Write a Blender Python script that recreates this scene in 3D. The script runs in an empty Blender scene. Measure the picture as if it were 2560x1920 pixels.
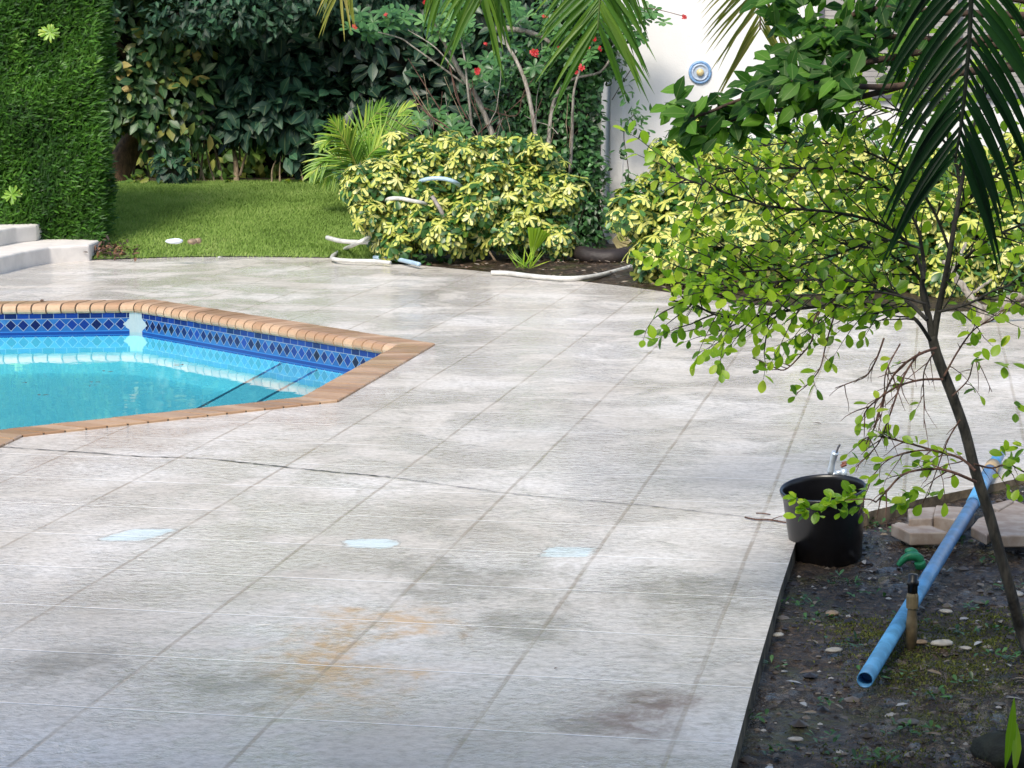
import bpy, math, random
import numpy as np
from mathutils import Vector, Matrix, geometry
R=math.radians
random.seed(7); rng=np.random.default_rng(7)
SC=bpy.context.scene; COL=SC.collection
# ---------------- camera, sky, sun, exposure ----------------
H=1.96; F=5533.0; PITCH=0.1412
cam=bpy.data.objects.new('camera',bpy.data.cameras.new('camera')); COL.objects.link(cam)
cam.location=(0,0,H); cam.rotation_euler=(math.pi/2-PITCH,0,0)
cam.data.sensor_width=36; cam.data.lens=F/2560*36; cam.data.clip_end=2000; cam.data.clip_start=.1
SC.camera=cam
SUN_EL=R(46); SUN_AZ=R(202)      # azimuth clockwise from +Y
w=bpy.data.worlds.new('World'); SC.world=w; w.use_nodes=True
nt=w.node_tree; nt.nodes.clear()
sky=nt.nodes.new('ShaderNodeTexSky'); sky.sky_type='NISHITA'; sky.sun_disc=False
sky.sun_elevation=SUN_EL; sky.sun_rotation=SUN_AZ; sky.dust_density=2.0; sky.air_density=1.0
hs=nt.nodes.new('ShaderNodeHueSaturation'); hs.inputs['Saturation'].default_value=1.0
bg=nt.nodes.new('ShaderNodeBackground'); bg.inputs[1].default_value=.15
wo=nt.nodes.new('ShaderNodeOutputWorld')
nt.links.new(sky.outputs[0],hs.inputs['Color']); nt.links.new(hs.outputs[0],bg.inputs[0]); nt.links.new(bg.outputs[0],wo.inputs[0])
sl=bpy.data.lights.new('sun','SUN'); sl.energy=2.2; sl.angle=R(16); sl.color=(1,.93,.82)
so=bpy.data.objects.new('sun',sl); COL.objects.link(so)
sd=Vector((math.sin(SUN_AZ)*math.cos(SUN_EL),math.cos(SUN_AZ)*math.cos(SUN_EL),math.sin(SUN_EL)))
so.rotation_euler=sd.to_track_quat('Z','Y').to_euler()
SC.view_settings.view_transform='Standard'; SC.view_settings.look='None'
SC.view_settings.exposure=0.8; SC.view_settings.gamma=1; SC.view_settings.use_curve_mapping=False

# ---------------- helpers ----------------
def ray(x,y):
    a=(x-1280)/F; b=(960-y)/F
    return np.array([a, math.cos(PITCH)+b*math.sin(PITCH), -math.sin(PITCH)+b*math.cos(PITCH)])
def G(x,y,z=0.0):
    v=ray(x,y); t=(z-H)/v[2]; return np.array([v[0]*t,v[1]*t,z])
def D(x,y,d):
    v=ray(x,y); t=d/v[1]; return np.array([v[0]*t,d,H+v[2]*t])
def link(o,parent=None):
    COL.objects.link(o)
    if parent: o.parent=parent
    return o
def mesh(name,V,Fc,mat,parent=None,smooth=False,uv=None,rnd=None):
    me=bpy.data.meshes.new(name)
    V=np.asarray(V,dtype=np.float32).reshape(-1,3)
    if parent is not None:
        q=parent
        while q is not None: V=V-np.array(q.location,dtype=np.float32); q=q.parent
    if isinstance(Fc,np.ndarray):
        n=len(Fc); k=Fc.shape[1]
        me.vertices.add(len(V)); me.vertices.foreach_set('co',V.ravel())
        me.loops.add(n*k); me.loops.foreach_set('vertex_index',Fc.ravel().astype(np.int32))
        me.polygons.add(n); me.polygons.foreach_set('loop_start',(np.arange(n)*k).astype(np.int32))
        me.polygons.foreach_set('loop_total',np.full(n,k,dtype=np.int32))
        me.update(calc_edges=True)
    else:
        me.from_pydata([tuple(map(float,v)) for v in V],[],[tuple(f) for f in Fc]); me.update()
    if uv is not None:
        l=me.uv_layers.new(name='UVMap'); idx=np.empty(len(me.loops),dtype=np.int32); me.loops.foreach_get('vertex_index',idx)
        l.data.foreach_set('uv',np.asarray(uv,dtype=np.float32)[idx].ravel())
    if rnd is not None:
        a=me.attributes.new('rnd','FLOAT','POINT'); a.data.foreach_set('value',np.asarray(rnd,dtype=np.float32))
    if smooth: me.polygons.foreach_set('use_smooth',np.ones(len(me.polygons),dtype=bool))
    if mat: me.materials.append(mat)
    return link(bpy.data.objects.new(name,me),parent)
def tag(o,label=None,cat=None,group=None,kind=None):
    if label: o['label']=label
    if cat: o['category']=cat
    if group: o['group']=group
    if kind: o['kind']=kind
    return o
def empty(name,loc,label,cat,group=None):
    o=bpy.data.objects.new(name,None); o.location=tuple(map(float,loc)); o.empty_display_size=.1
    COL.objects.link(o); return tag(o,label,cat,group)
class MB:
    def __init__(s): s.v=[]; s.f=[]
    def add(s,V,Fc):
        b=len(s.v); s.v+= [tuple(map(float,p)) for p in V]; s.f+=[tuple(b+i for i in f) for f in Fc]
    def tube(s,pts,rad,seg=8,cap=True):
        V,Fc=tube(pts,rad,seg,cap); s.add(V,Fc)
    def box(s,c,d,rz=0,ry=0):
        M=Matrix.Translation(c)@Matrix.Rotation(rz,4,'Z')@Matrix.Rotation(ry,4,'Y')
        V=[M@Vector((x*d[0]/2,y*d[1]/2,z*d[2]/2)) for x in(-1,1) for y in(-1,1) for z in(-1,1)]
        s.add(V,[(0,1,3,2),(4,6,7,5),(0,4,5,1),(2,3,7,6),(0,2,6,4),(1,5,7,3)])
    def lathe(s,prof,M=Matrix(),seg=24):
        V=[];Fc=[];n=len(prof)
        for i in range(seg):
            a=2*math.pi*i/seg
            for r,z in prof: V.append(M@Vector((r*math.cos(a),r*math.sin(a),z)))
        for i in range(seg):
            j=(i+1)%seg
            for k in range(n-1): Fc.append((i*n+k,j*n+k,j*n+k+1,i*n+k+1))
        s.add(V,Fc)
    def prism(s,poly,z0,z1,top=True):
        n=len(poly); V=[(p[0],p[1],z0) for p in poly]+[(p[0],p[1],z1) for p in poly]
        Fc=[(i,(i+1)%n,n+(i+1)%n,n+i) for i in range(n)]
        Fc+=[tuple(range(n,2*n)),tuple(range(n-1,-1,-1))]
        s.add(V,Fc)
    def build(s,name,mat,parent=None,smooth=False,bevel=0,bseg=2):
        o=mesh(name,s.v,s.f,mat,parent,smooth)
        if bevel:
            m=o.modifiers.new('b','BEVEL'); m.width=bevel; m.segments=bseg; m.limit_method='ANGLE'
        return o
def tube(pts,rad,seg=8,cap=True):
    pts=[Vector(p) for p in pts]; n=len(pts)
    if not hasattr(rad,'__len__'): rad=[rad]*n
    V=[];Fc=[]; up=None
    for i,p in enumerate(pts):
        t=(pts[min(i+1,n-1)]-pts[max(i-1,0)]).normalized()
        if up is None: up=Vector((0,0,1)) if abs(t.z)<.9 else Vector((1,0,0))
        a=t.cross(up)
        if a.length<1e-4: a=t.orthogonal()
        a.normalize(); b=a.cross(t).normalized(); up=b
        for k in range(seg):
            q=2*math.pi*k/seg; V.append(p+(a*math.cos(q)+b*math.sin(q))*rad[i])
    for i in range(n-1):
        for k in range(seg):
            Fc.append((i*seg+k,i*seg+(k+1)%seg,(i+1)*seg+(k+1)%seg,(i+1)*seg+k))
    if cap: Fc.append(tuple(range(seg-1,-1,-1))); Fc.append(tuple((n-1)*seg+k for k in range(seg)))
    return V,Fc
def smoothp(pts,k=4):
    pts=[np.array(p,float) for p in pts]; out=[]
    for i in range(len(pts)-1):
        p0=pts[max(i-1,0)];p1=pts[i];p2=pts[i+1];p3=pts[min(i+2,len(pts)-1)]
        for j in range(k):
            t=j/k; out.append(.5*((2*p1)+(-p0+p2)*t+(2*p0-5*p1+4*p2-p3)*t*t+(-p0+3*p1-3*p2+p3)*t**3))
    out.append(pts[-1]); return out
def nrm(a): return a/np.maximum(np.linalg.norm(a,axis=-1,keepdims=True),1e-9)
T_BROAD=(np.array([(0,0),(.3,-.9),(.3,0),(.3,.9),(.68,-.8),(.68,0),(.68,.8),(1,0)]),
         np.array([(0,1,2),(0,2,3),(1,4,5),(1,5,2),(2,5,6),(2,6,3),(4,7,5),(5,7,6)]))
T_OB=(np.array([(0,0),(.22,-.42),(.22,0),(.22,.42),(.5,-.86),(.5,0),(.5,.86),(.74,-1),(.74,0),(.74,1),(.91,-.66),(.91,0),(.91,.66),(1,0)]),
      np.array([(0,1,2),(0,2,3)]+[t for a in (1,4,7) for t in ((a,a+3,a+4),(a,a+4,a+1),(a+1,a+4,a+5),(a+1,a+5,a+2))]+[(10,13,11),(11,13,12)]))
T_RD=(T_OB[0]*[1,1],T_OB[1]); T_RD[0][1:13,1]=np.array([-.62,0,.62,-.98,0,.98,-.92,0,.92,-.5,0,.5])
T_PT=(T_OB[0]*[1,1],T_OB[1]); T_PT[0][1:13,1]=np.array([-.6,0,.6,-1,0,1,-.7,0,.7,-.27,0,.27])
T_SM=(np.array([(0,0),(.5,-1),(1,0),(.5,1)]),np.array([(0,1,2),(0,2,3)]))
def leafarr(P,Dr,N,L,W,tm=T_PT,fold=.25,droop=.15,rn=None):
    P=np.asarray(P,float);n=len(P); Dr=nrm(np.asarray(Dr,float)); N=np.asarray(N,float)
    N=nrm(N-Dr*np.sum(N*Dr,axis=1,keepdims=True)); S=np.cross(Dr,N)
    L=np.broadcast_to(L,(n,)); W=np.broadcast_to(W,(n,))
    t=tm[0][:,0];s=tm[0][:,1];k=len(t)
    V=(P[:,None]+Dr[:,None]*(t[None,:,None]*L[:,None,None])+S[:,None]*(s[None,:,None]*W[:,None,None]*.5)
       +N[:,None]*((fold*np.abs(s)[None,:]*W[:,None]*.5-droop*(t**2)[None,:]*L[:,None])[:,:,None]))
    Fc=(tm[1][None]+(np.arange(n)*k)[:,None,None]).reshape(-1,3)
    uv=np.stack([np.tile(s*.5+.5,n),np.tile(t,n)],1)
    rn=rng.random(n) if rn is None else rn
    return V.reshape(-1,3),Fc,uv,np.repeat(rn,k)
def cat(arrs):
    V=[];Fc=[];U=[];Rn=[];b=0
    for v,f,u,r in arrs: V.append(v);Fc.append(f+b);U.append(u);Rn.append(r);b+=len(v)
    return np.concatenate(V),np.concatenate(Fc),np.concatenate(U),np.concatenate(Rn)
def leafmesh(name,arrs,mat,parent=None):
    V,Fc,U,Rn=cat(arrs); return mesh(name,V,Fc,mat,parent,uv=U,rnd=Rn)
# ---------------- node helper ----------------
class NM:
    def __init__(s,name):
        s.m=bpy.data.materials.new(name); s.m.use_nodes=True; s.t=s.m.node_tree; s.t.nodes.clear()
        s.out=s.n('ShaderNodeOutputMaterial')
    def n(s,typ,ins=None,**kw):
        nd=s.t.nodes.new(typ)
        for k,v in kw.items(): setattr(nd,k,v)
        for k,v in (ins or {}).items(): s.set(nd.inputs[k],v)
        return nd
    def set(s,i,v):
        if hasattr(v,'links') or isinstance(v,bpy.types.NodeSocket): s.t.links.new(v,i)
        else:
            if isinstance(v,(tuple,list)) and len(v)==3 and i.type=='RGBA': v=(*v,1)
            i.default_value=v
    def math(s,op,a,b=0,c=0,clamp=False):
        nd=s.n('ShaderNodeMath',operation=op,use_clamp=clamp); s.set(nd.inputs[0],a)
        s.set(nd.inputs[1],b)
        if op in('MULTIPLY_ADD','SMOOTH_MIN','COMPARE'): s.set(nd.inputs[2],c)
        return nd.outputs[0]
    def mix(s,f,a,b,bt='MIX'):
        nd=s.n('ShaderNodeMix',data_type='RGBA',blend_type=bt); s.set(nd.inputs[0],f); s.set(nd.inputs[6],a); s.set(nd.inputs[7],b); return nd.outputs[2]
    def noise(s,scale,detail=3,rough=.5,vec=None,dist=0):
        nd=s.n('ShaderNodeTexNoise',{'Scale':scale,'Detail':detail,'Roughness':rough,'Distortion':dist})
        if vec is not None: s.set(nd.inputs['Vector'],vec)
        return nd.outputs['Fac']
    def ramp(s,v,stops,interp='LINEAR'):
        nd=s.n('ShaderNodeValToRGB'); s.set(nd.inputs[0],v); cr=nd.color_ramp; cr.interpolation=interp
        while len(cr.elements)<len(stops): cr.elements.new(.5)
        for e,(p,c) in zip(cr.elements,stops):
            e.position=p; e.color=(*c,1) if hasattr(c,'__len__') else (c,c,c,1)
        return nd.outputs[0]
    def range(s,v,a,b,c=0,d=1):
        nd=s.n('ShaderNodeMapRange',interpolation_type='SMOOTHSTEP'); 
        for i,x in enumerate((v,a,b,c,d)): s.set(nd.inputs[i],x)
        return nd.outputs[0]
    def coord(s,k='Object'): return s.n('ShaderNodeTexCoord').outputs[k]
    def geo(s): return s.n('ShaderNodeNewGeometry').outputs['Position']
    def bump(s,h,dist,strength=1,normal=None):
        nd=s.n('ShaderNodeBump',{'Height':h,'Distance':dist,'Strength':strength})
        if normal is not None: s.set(nd.inputs['Normal'],normal)
        return nd.outputs[0]
    def bsdf(s,**k):
        return s.n('ShaderNodeBsdfPrincipled',{a.replace('_',' '):b for a,b in k.items()}).outputs[0]
    def done(s,sh): s.t.links.new(sh,s.out.inputs[0]); return s.m
def simple(name,c,rough=.6,var=.25,scale=12,bump=0,metal=0,c2=None,spec=.5,vec='geo'):
    m=NM(name); p=m.geo(); nz=m.noise(scale,4,.6,p)
    c2=c2 or tuple(x*(1-var) for x in c)
    col=m.mix(m.range(nz,.35,.65),c2,c)
    kw=dict(Base_Color=col,Roughness=rough,Metallic=metal,Specular_IOR_Level=spec)
    if bump: kw['Normal']=m.bump(nz,bump)
    return m.done(m.bsdf(**kw))
def leafmat(name,stops,rough=.42,trans=.3,spec=.5,varieg=None,vein=True):
    m=NM(name); r=m.n('ShaderNodeAttribute',attribute_name='rnd').outputs['Fac']
    col=m.ramp(r,stops)
    uv=m.coord('UV'); sep=m.n('ShaderNodeSeparateXYZ',{0:uv}); 
    sx=m.math('ABSOLUTE',m.math('SUBTRACT',sep.outputs[0],.5))
    if varieg:   # green along the midrib or patches, yellow elsewhere
        nz=m.noise(40,2,.5,m.geo())
        k=m.range(m.math('ADD',sx,m.math('MULTIPLY',nz,.30)),.40,.47)
        k=m.math('SUBTRACT',1.,k)
        k=m.math('MULTIPLY',k,m.range(r,.22,.28))
        col=m.mix(k,varieg,col)
    elif vein:
        col=m.mix(m.range(sx,0,.05,.35,0),col,m.mix(.5,col,(.5,.6,.25)))
    p=m.bsdf(Base_Color=col,Roughness=rough,Specular_IOR_Level=spec)
    t=m.n('ShaderNodeBsdfTranslucent',{'Color':m.mix(1,col,(1.2,1.25,.6),'MULTIPLY')}).outputs[0]
    return m.done(m.n('ShaderNodeMixShader',{0:trans,1:p,2:t}).outputs[0])

# ---------------- materials ----------------
TH=.18883; S_=.31037*H; U0=-.98739*H; V0=3.21156*H
def M_deck(name='kool_deck'):
    m=NM(name); p=m.geo(); sp=m.n('ShaderNodeSeparateXYZ',{0:p}); x,y=sp.outputs[0],sp.outputs[1]
    c,s=math.cos(TH),math.sin(TH)
    wob=m.math('MULTIPLY',m.math('SUBTRACT',m.noise(1.5,2,.5,p),.5),.015)
    u=m.math('ADD',m.math('SUBTRACT',m.math('MULTIPLY',x,c),m.math('MULTIPLY',y,s)),wob); v=m.math('ADD',m.math('ADD',m.math('MULTIPLY',x,s),m.math('MULTIPLY',y,c)),wob)
    def line(a,o):
        q=m.math('DIVIDE',m.math('SUBTRACT',a,o),S_); q=m.math('SUBTRACT',m.math('FRACT',m.math('ADD',q,.5)),.5)
        return m.math('MULTIPLY',m.math('ABSOLUTE',q),S_)
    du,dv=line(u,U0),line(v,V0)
    nbig=m.noise(.9,4,.55,p); nmid=m.noise(3.2,5,.6,p); nfine=m.noise(30,3,.6,p); nst=m.noise(5,5,.65,p,.6)
    base=m.ramp(nbig,[(.3,(.54,.49,.42)),(.5,(.68,.63,.565)),(.7,(.79,.755,.71))])
    grey=m.range(nst,.52,.68); base=m.mix(m.math('MULTIPLY',grey,.3),base,(.33,.30,.25))
    base=m.mix(m.range(nfine,.40,.72,0,.42),base,(.30,.255,.20))
    mp0=m.n('ShaderNodeMapping',{0:p,3:(1,.8,1)}).outputs[0]
    def blob(px,py,rx,ry,ns=.5,lo=.85,hi=.15,k=4.5):
        g=G(px,py); a=m.math('DIVIDE',m.math('SUBTRACT',x,float(g[0])),rx); b=m.math('DIVIDE',m.math('SUBTRACT',y,float(g[1])),ry)
        d=m.math('SQRT',m.math('ADD',m.math('MULTIPLY',a,a),m.math('MULTIPLY',b,b)))
        d=m.math('ADD',d,m.math('MULTIPLY',m.math('SUBTRACT',m.noise(k,6,.72,mp0,.8),.5),ns*5))
        return m.range(d,lo+.25,hi,0,1)
    for a in [(870,1700,.30,.45),(960,1560,.38,.35),(800,1640,.25,.3)]:
        base=m.mix(m.math('MULTIPLY',m.math('MULTIPLY',blob(*a,.6),m.range(m.noise(9,5,.7,p),.38,.62,.15,1)),.72),base,(.62,.38,.15))
    for a in [(1560,1800,.24,.22),(1630,1755,.2,.18)]:
        base=m.mix(m.math('MULTIPLY',m.math('MULTIPLY',blob(*a,.4),m.range(m.noise(11,5,.7,p),.3,.6,.3,1)),.85),base,(.19,.11,.07))
    for a in [(1640,1625,.14,.16),(1170,1450,.45,.5),(1700,1480,.35,.5),(150,1660,.35,.3),(560,1720,.3,.3),(1450,1810,.1,.1),(1330,1560,.3,.3)]:
        base=m.mix(m.math('MULTIPLY',m.math('MULTIPLY',blob(*a,.6),m.range(m.noise(7,5,.7,p),.32,.6,.25,1)),.7),base,(.25,.225,.175))
    # joint colour; wet-edge glint painted pale on the cross joints
    base=m.mix(m.math('MULTIPLY',m.range(du,.003,.013,.6,0),m.range(m.noise(2.2,4,.6,p),.35,.6,.4,1)),base,(.30,.235,.165))
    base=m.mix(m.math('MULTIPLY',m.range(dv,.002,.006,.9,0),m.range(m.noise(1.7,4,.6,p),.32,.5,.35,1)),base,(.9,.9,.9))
    # pale repair patches
    def patch(px,py,hx,hy,sk,rn=.25):
        g=G(px,py); dx=m.math('SUBTRACT',x,float(g[0])); dy=m.math('SUBTRACT',y,float(g[1]))
        dx=m.math('SUBTRACT',dx,m.math('MULTIPLY',dy,sk))
        a=m.math('ABSOLUTE',m.math('DIVIDE',dx,hx)); b=m.math('ABSOLUTE',m.math('DIVIDE',dy,hy))
        d=m.math('POWER',m.math('ADD',m.math('POWER',a,4),m.math('POWER',b,4)),.25)
        d=m.math('ADD',d,m.math('MULTIPLY',m.math('SUBTRACT',m.noise(14,4,.7,p),.5),rn*2))
        return d
    for (px,py,hx,hy,sk,rn) in [(343,1337,.115,.13,.45,.3),(925,1359,.115,.10,0,.5),(1418,1380,.105,.10,.2,.55)]:
        d=patch(px,py,hx,hy,sk,rn)
        base=m.mix(m.math('MULTIPLY',m.range(d,.9,.98,1,0),m.range(d,1.02,1.12,0,1)),base,base)
        base=m.mix(m.math('MULTIPLY',m.math('SUBTRACT',m.range(d,1.08,1.0,0,1),m.range(d,1.0,.93,0,1)),.5),base,(.15,.17,.16))
        base=m.mix(m.math('MULTIPLY',m.range(d,1.0,.8,0,.85),m.range(nst,.3,.6,.85,1)),base,(.66,.78,.80))
    wet=m.range(m.noise(1.4,6,.68,p,.5),.40,.56)
    rough=m.math('MULTIPLY_ADD',wet,-.22,.50)
    rough=m.math('ADD',rough,m.math('MULTIPLY',m.math('SUBTRACT',nmid,.5),.25))
    mpn=m.n('ShaderNodeMapping',{0:p,2:(0,0,.15),3:(.8,1.1,1)}).outputs[0]
    h=m.math('ADD',m.math('MULTIPLY',m.noise(21,4,.62,mpn,.6),1.6),m.math('MULTIPLY',m.noise(60,2,.5,p),.25))
    h=m.math('ADD',h,m.range(du,.003,.010,-.3,0)); h=m.math('ADD',h,m.range(dv,.002,.009,-1.2,0))
    nb=m.bump(h,.0035,1); nc=m.bump(h,.022,1)
    cr_=m.math('MULTIPLY_ADD',wet,-.08,.15)
    return m.done(m.bsdf(Base_Color=base,Roughness=.6,Specular_IOR_Level=.4,Normal=nb,Coat_Weight=m.math('MULTIPLY_ADD',wet,.6,.4),Coat_Roughness=cr_,Coat_IOR=1.75,Coat_Normal=nc))
def M_soil():
    m=NM('wet_soil'); p=m.geo(); n1=m.noise(3,6,.65,p); n2=m.noise(25,5,.7,p); n3=m.noise(1.1,4,.6,p,.5)
    c=m.ramp(n2,[(.35,(.010,.006,.003)),(.52,(.040,.025,.013)),(.68,(.15,.10,.055))])
    c=m.mix(m.math('MULTIPLY',m.range(n1,.52,.62),m.range(n2,.35,.6)),c,(.055,.06,.012))
    rough=m.range(n3,.40,.55,.10,.6)
    h=m.math('ADD',n2,m.math('MULTIPLY',m.noise(80,3,.6,p),.4))
    return m.done(m.bsdf(Base_Color=c,Roughness=rough,Specular_IOR_Level=.5,Normal=m.bump(h,.035)))
def M_lawn():
    m=NM('lawn_soil'); p=m.geo(); n=m.noise(4,5,.6,p)
    return m.done(m.bsdf(Base_Color=m.ramp(n,[(.35,(.11,.16,.04)),(.6,(.18,.27,.06))]),Roughness=.9))
def M_tile():
    m=NM('pool_tile'); uv=m.coord('UV'); sp=m.n('ShaderNodeSeparateXYZ',{0:uv}); u,v=sp.outputs[0],sp.outputs[1]  # u metres along, v metres below top of band
    T=.101
    def wn(a,b=0.0):
        cv=m.n('ShaderNodeCombineXYZ',{0:a,1:b}); return m.n('ShaderNodeTexWhiteNoise',{0:cv.outputs[0]},noise_dimensions='3D').outputs[0]
    q=m.math('DIVIDE',u,T); fu=m.math('FRACT',q); cell=m.math('FLOOR',q)
    # trim row
    trimc=m.ramp(wn(cell,1.),[(0,(.003,.012,.07)),(.5,(.004,.025,.16)),(1,(.006,.045,.24))])
    gu=m.math('LESS_THAN',m.math('ABSOLUTE',m.math('SUBTRACT',fu,.5)),.475)
    trimc=m.mix(gu,(.20,.25,.30),trimc)
    vv=m.math('DIVIDE',m.math('SUBTRACT',v,.048+.052),.052)   # -1..1 through the diamond row
    du=m.math('MULTIPLY',m.math('ABSOLUTE',m.math('SUBTRACT',fu,.5)),2); dvv=m.math('ABSOLUTE',vv)
    dd=m.math('ADD',du,dvv)
    dia=m.ramp(wn(cell,5.),[(0,(.004,.006,.03)),(.45,(.004,.016,.11)),(1,(.007,.045,.25))])
    side=m.math('FLOOR',m.math('ADD',q,.5)); sgn=m.math('GREATER_THAN',vv,0)
    bgc=m.ramp(wn(side,m.math('MULTIPLY_ADD',sgn,3.,9.)),[(0,(.010,.07,.24)),(.5,(.02,.12,.32)),(1,(.04,.17,.36))])
    nzt=m.noise(35,4,.6,m.geo()); bgc=m.mix(m.range(nzt,.4,.7,0,.5),bgc,(.01,.08,.26))
    col=m.mix(m.math('LESS_THAN',dd,.86),m.mix(m.math('LESS_THAN',dd,.97),bgc,(.28,.34,.38)),dia)
    inrow=m.math('GREATER_THAN',v,.048); col=m.mix(inrow,trimc,col)
    g1=m.math('LESS_THAN',m.math('ABSOLUTE',m.math('SUBTRACT',v,.048)),.0022); col=m.mix(g1,col,(.25,.31,.35))
    lo=m.math('GREATER_THAN',v,.152); col=m.mix(lo,col,(.03,.17,.45))
    lo2=m.math('GREATER_THAN',v,.160); col=m.mix(lo2,col,(.01,.05,.22))
    # missing tiles at the corner: plaster, ragged outline following the diamonds
    cr=m.n('ShaderNodeAttribute',attribute_name='rnd').outputs['Fac']
    rag=m.math('MULTIPLY_ADD',m.math('SUBTRACT',m.noise(45,3,.6,m.geo()),.5),.04,m.math('MULTIPLY',m.math('SUBTRACT',1.,dvv,clamp=False),.05))
    rag=m.math('MULTIPLY',rag,inrow)
    wh=m.math('LESS_THAN',cr,m.math('ADD',m.math('MAXIMUM',rag,0),.055))
    col=m.mix(wh,col,m.mix(nzt,(.30,.40,.40),(.44,.50,.48)))
    return m.done(m.bsdf(Base_Color=m.mix(1,col,(.75,.78,.85),'MULTIPLY'),Roughness=m.mix(wh,(.2,.2,.2),(.7,.7,.7)),Specular_IOR_Level=.3))
def M_water():
    m=NM('pool_water'); p=m.geo()
    nb=m.bump(m.noise(5.,2,.5,p),.006,.12)
    fr=m.n('ShaderNodeFresnel',{'IOR':1.33,'Normal':nb}).outputs[0]
    tr=m.n('ShaderNodeBsdfTransparent',{'Color':(.66,.96,1,1)}).outputs[0]
    gl=m.n('ShaderNodeBsdfGlossy',{'Color':(1,1,1,1),'Roughness':.02,'Normal':nb}).outputs[0]
    return m.done(m.n('ShaderNodeMixShader',{0:m.math('MULTIPLY',fr,.62),1:tr,2:gl}).outputs[0])
def M_plaster():
    m=NM('pool_plaster'); n=m.noise(3,4,.6,m.geo())
    return m.done(m.bsdf(Base_Color=m.mix(n,(.22,.68,.80),(.30,.77,.86)),Roughness=.8))
def M_coping():
    m=NM('coping_brick'); r=m.n('ShaderNodeAttribute',attribute_name='rnd').outputs['Fac']; p=m.geo()
    c=m.ramp(r,[(0,(.34,.20,.11)),(.5,(.42,.265,.155)),(1,(.50,.34,.215))])
    nz=m.noise(30,4,.65,p); c=m.mix(m.range(nz,.4,.75,0,.4),c,(.30,.16,.085))
    return m.done(m.bsdf(Base_Color=c,Roughness=m.range(m.noise(2,3,.5,p),.4,.6,.28,.6),Normal=m.bump(nz,.0015)))
def M_wall():
    m=NM('stucco'); p=m.geo(); n=m.noise(1.2,4,.6,p); sp=m.n('ShaderNodeSeparateXYZ',{0:p})
    c=m.mix(m.range(n,.35,.7),(.71,.70,.68),(.66,.65,.63))
    st=m.math('MULTIPLY',m.range(sp.outputs[2],1.1,.1,0,1),m.range(m.noise(2.5,5,.65,p),.25,.6)); c=m.mix(m.math('MULTIPLY',st,.6),c,(.58,.47,.30))
    return m.done(m.bsdf(Base_Color=c,Roughness=.85,Normal=m.bump(m.noise(60,3,.6,p),.004)))
def M_bark(name,c1,c2,sc=30):
    m=NM(name); p=m.geo(); mp=m.n('ShaderNodeMapping',{0:p,3:(1,1,.35)}).outputs[0]; n=m.noise(sc,5,.65,mp)
    return m.done(m.bsdf(Base_Color=m.mix(m.range(n,.35,.65),c1,c2),Roughness=.85,Normal=m.bump(n,.01)))
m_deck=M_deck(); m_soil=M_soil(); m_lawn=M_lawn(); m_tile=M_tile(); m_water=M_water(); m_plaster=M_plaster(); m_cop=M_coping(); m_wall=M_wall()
m_grout=simple('coping_mortar',(.10,.07,.05),.9)
m_deckside=simple('deck_side',(.20,.155,.10),.85,.75,9,.01)
m_step=simple('step_stucco',(.72,.68,.63),.7,.12,6,.003)
m_podo=leafmat('podocarpus_leaf',[(0,(.008,.04,.006)),(.4,(.03,.10,.010)),(.8,(.075,.20,.02)),(1,(.20,.36,.07))],.45,.2,vein=False)
m_big=leafmat('big_dark_leaf',[(0,(.010,.035,.022)),(.6,(.018,.062,.036)),(1,(.06,.16,.08))],.5,.2,.35)
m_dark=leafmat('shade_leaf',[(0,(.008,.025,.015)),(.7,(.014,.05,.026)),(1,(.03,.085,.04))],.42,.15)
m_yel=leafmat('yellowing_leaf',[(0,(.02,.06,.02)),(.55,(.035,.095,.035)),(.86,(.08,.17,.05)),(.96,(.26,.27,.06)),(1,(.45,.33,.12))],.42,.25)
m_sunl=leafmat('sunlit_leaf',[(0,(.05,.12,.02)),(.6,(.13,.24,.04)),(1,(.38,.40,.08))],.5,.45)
m_var=leafmat('variegated_leaflet',[(0,(.04,.12,.02)),(.22,(.07,.20,.02)),(.28,(.42,.48,.07)),(.65,(.62,.62,.16)),(1,(.80,.77,.34))],.35,.25,varieg=(.03,.10,.016))
m_green=leafmat('mid_green_leaf',[(0,(.02,.07,.02)),(.6,(.045,.14,.035)),(1,(.10,.25,.08))],.38,.3)
m_jat=leafmat('glossy_shrub_leaf',[(0,(.03,.10,.03)),(.6,(.07,.19,.055)),(1,(.20,.38,.13))],.38,.35)
m_glau=leafmat('grey_green_leaf',[(0,(.04,.12,.05)),(.6,(.09,.21,.09)),(1,(.24,.40,.22))],.4,.3)
m_tree=leafmat('fresh_green_leaf',[(0,(.07,.18,.012)),(.3,(.20,.38,.02)),(.8,(.38,.58,.035)),(1,(.52,.64,.07))],.38,.58)
m_tree2=leafmat('broad_pointed_leaf',[(0,(.012,.055,.006)),(.6,(.04,.13,.012)),(1,(.13,.30,.03))],.5,.4,.3)
m_palm=leafmat('dark_palm_leaf',[(0,(.007,.03,.010)),(.7,(.016,.065,.016)),(1,(.04,.13,.02))],.42,.35,.4,vein=False)
m_palm2=leafmat('green_palm_leaf',[(0,(.03,.09,.01)),(.6,(.07,.17,.02)),(1,(.16,.27,.04))],.35,.4,vein=False)
m_palm3=leafmat('yellow_palm_leaf',[(0,(.12,.16,.02)),(.6,(.25,.27,.05)),(1,(.42,.36,.12))],.4,.4,vein=False)
m_areca=leafmat('areca_leaf',[(0,(.08,.20,.02)),(.6,(.22,.40,.04)),(1,(.46,.55,.08))],.38,.35,vein=False)
m_grass=leafmat('grass_blade',[(0,(.12,.19,.04)),(.45,(.22,.34,.075)),(.85,(.33,.44,.13)),(1,(.50,.47,.26))],.6,.35,.25,vein=False)
m_red=leafmat('red_petal',[(0,(.35,.01,.012)),(1,(.6,.03,.03))],.5,.3,vein=False)
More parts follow.
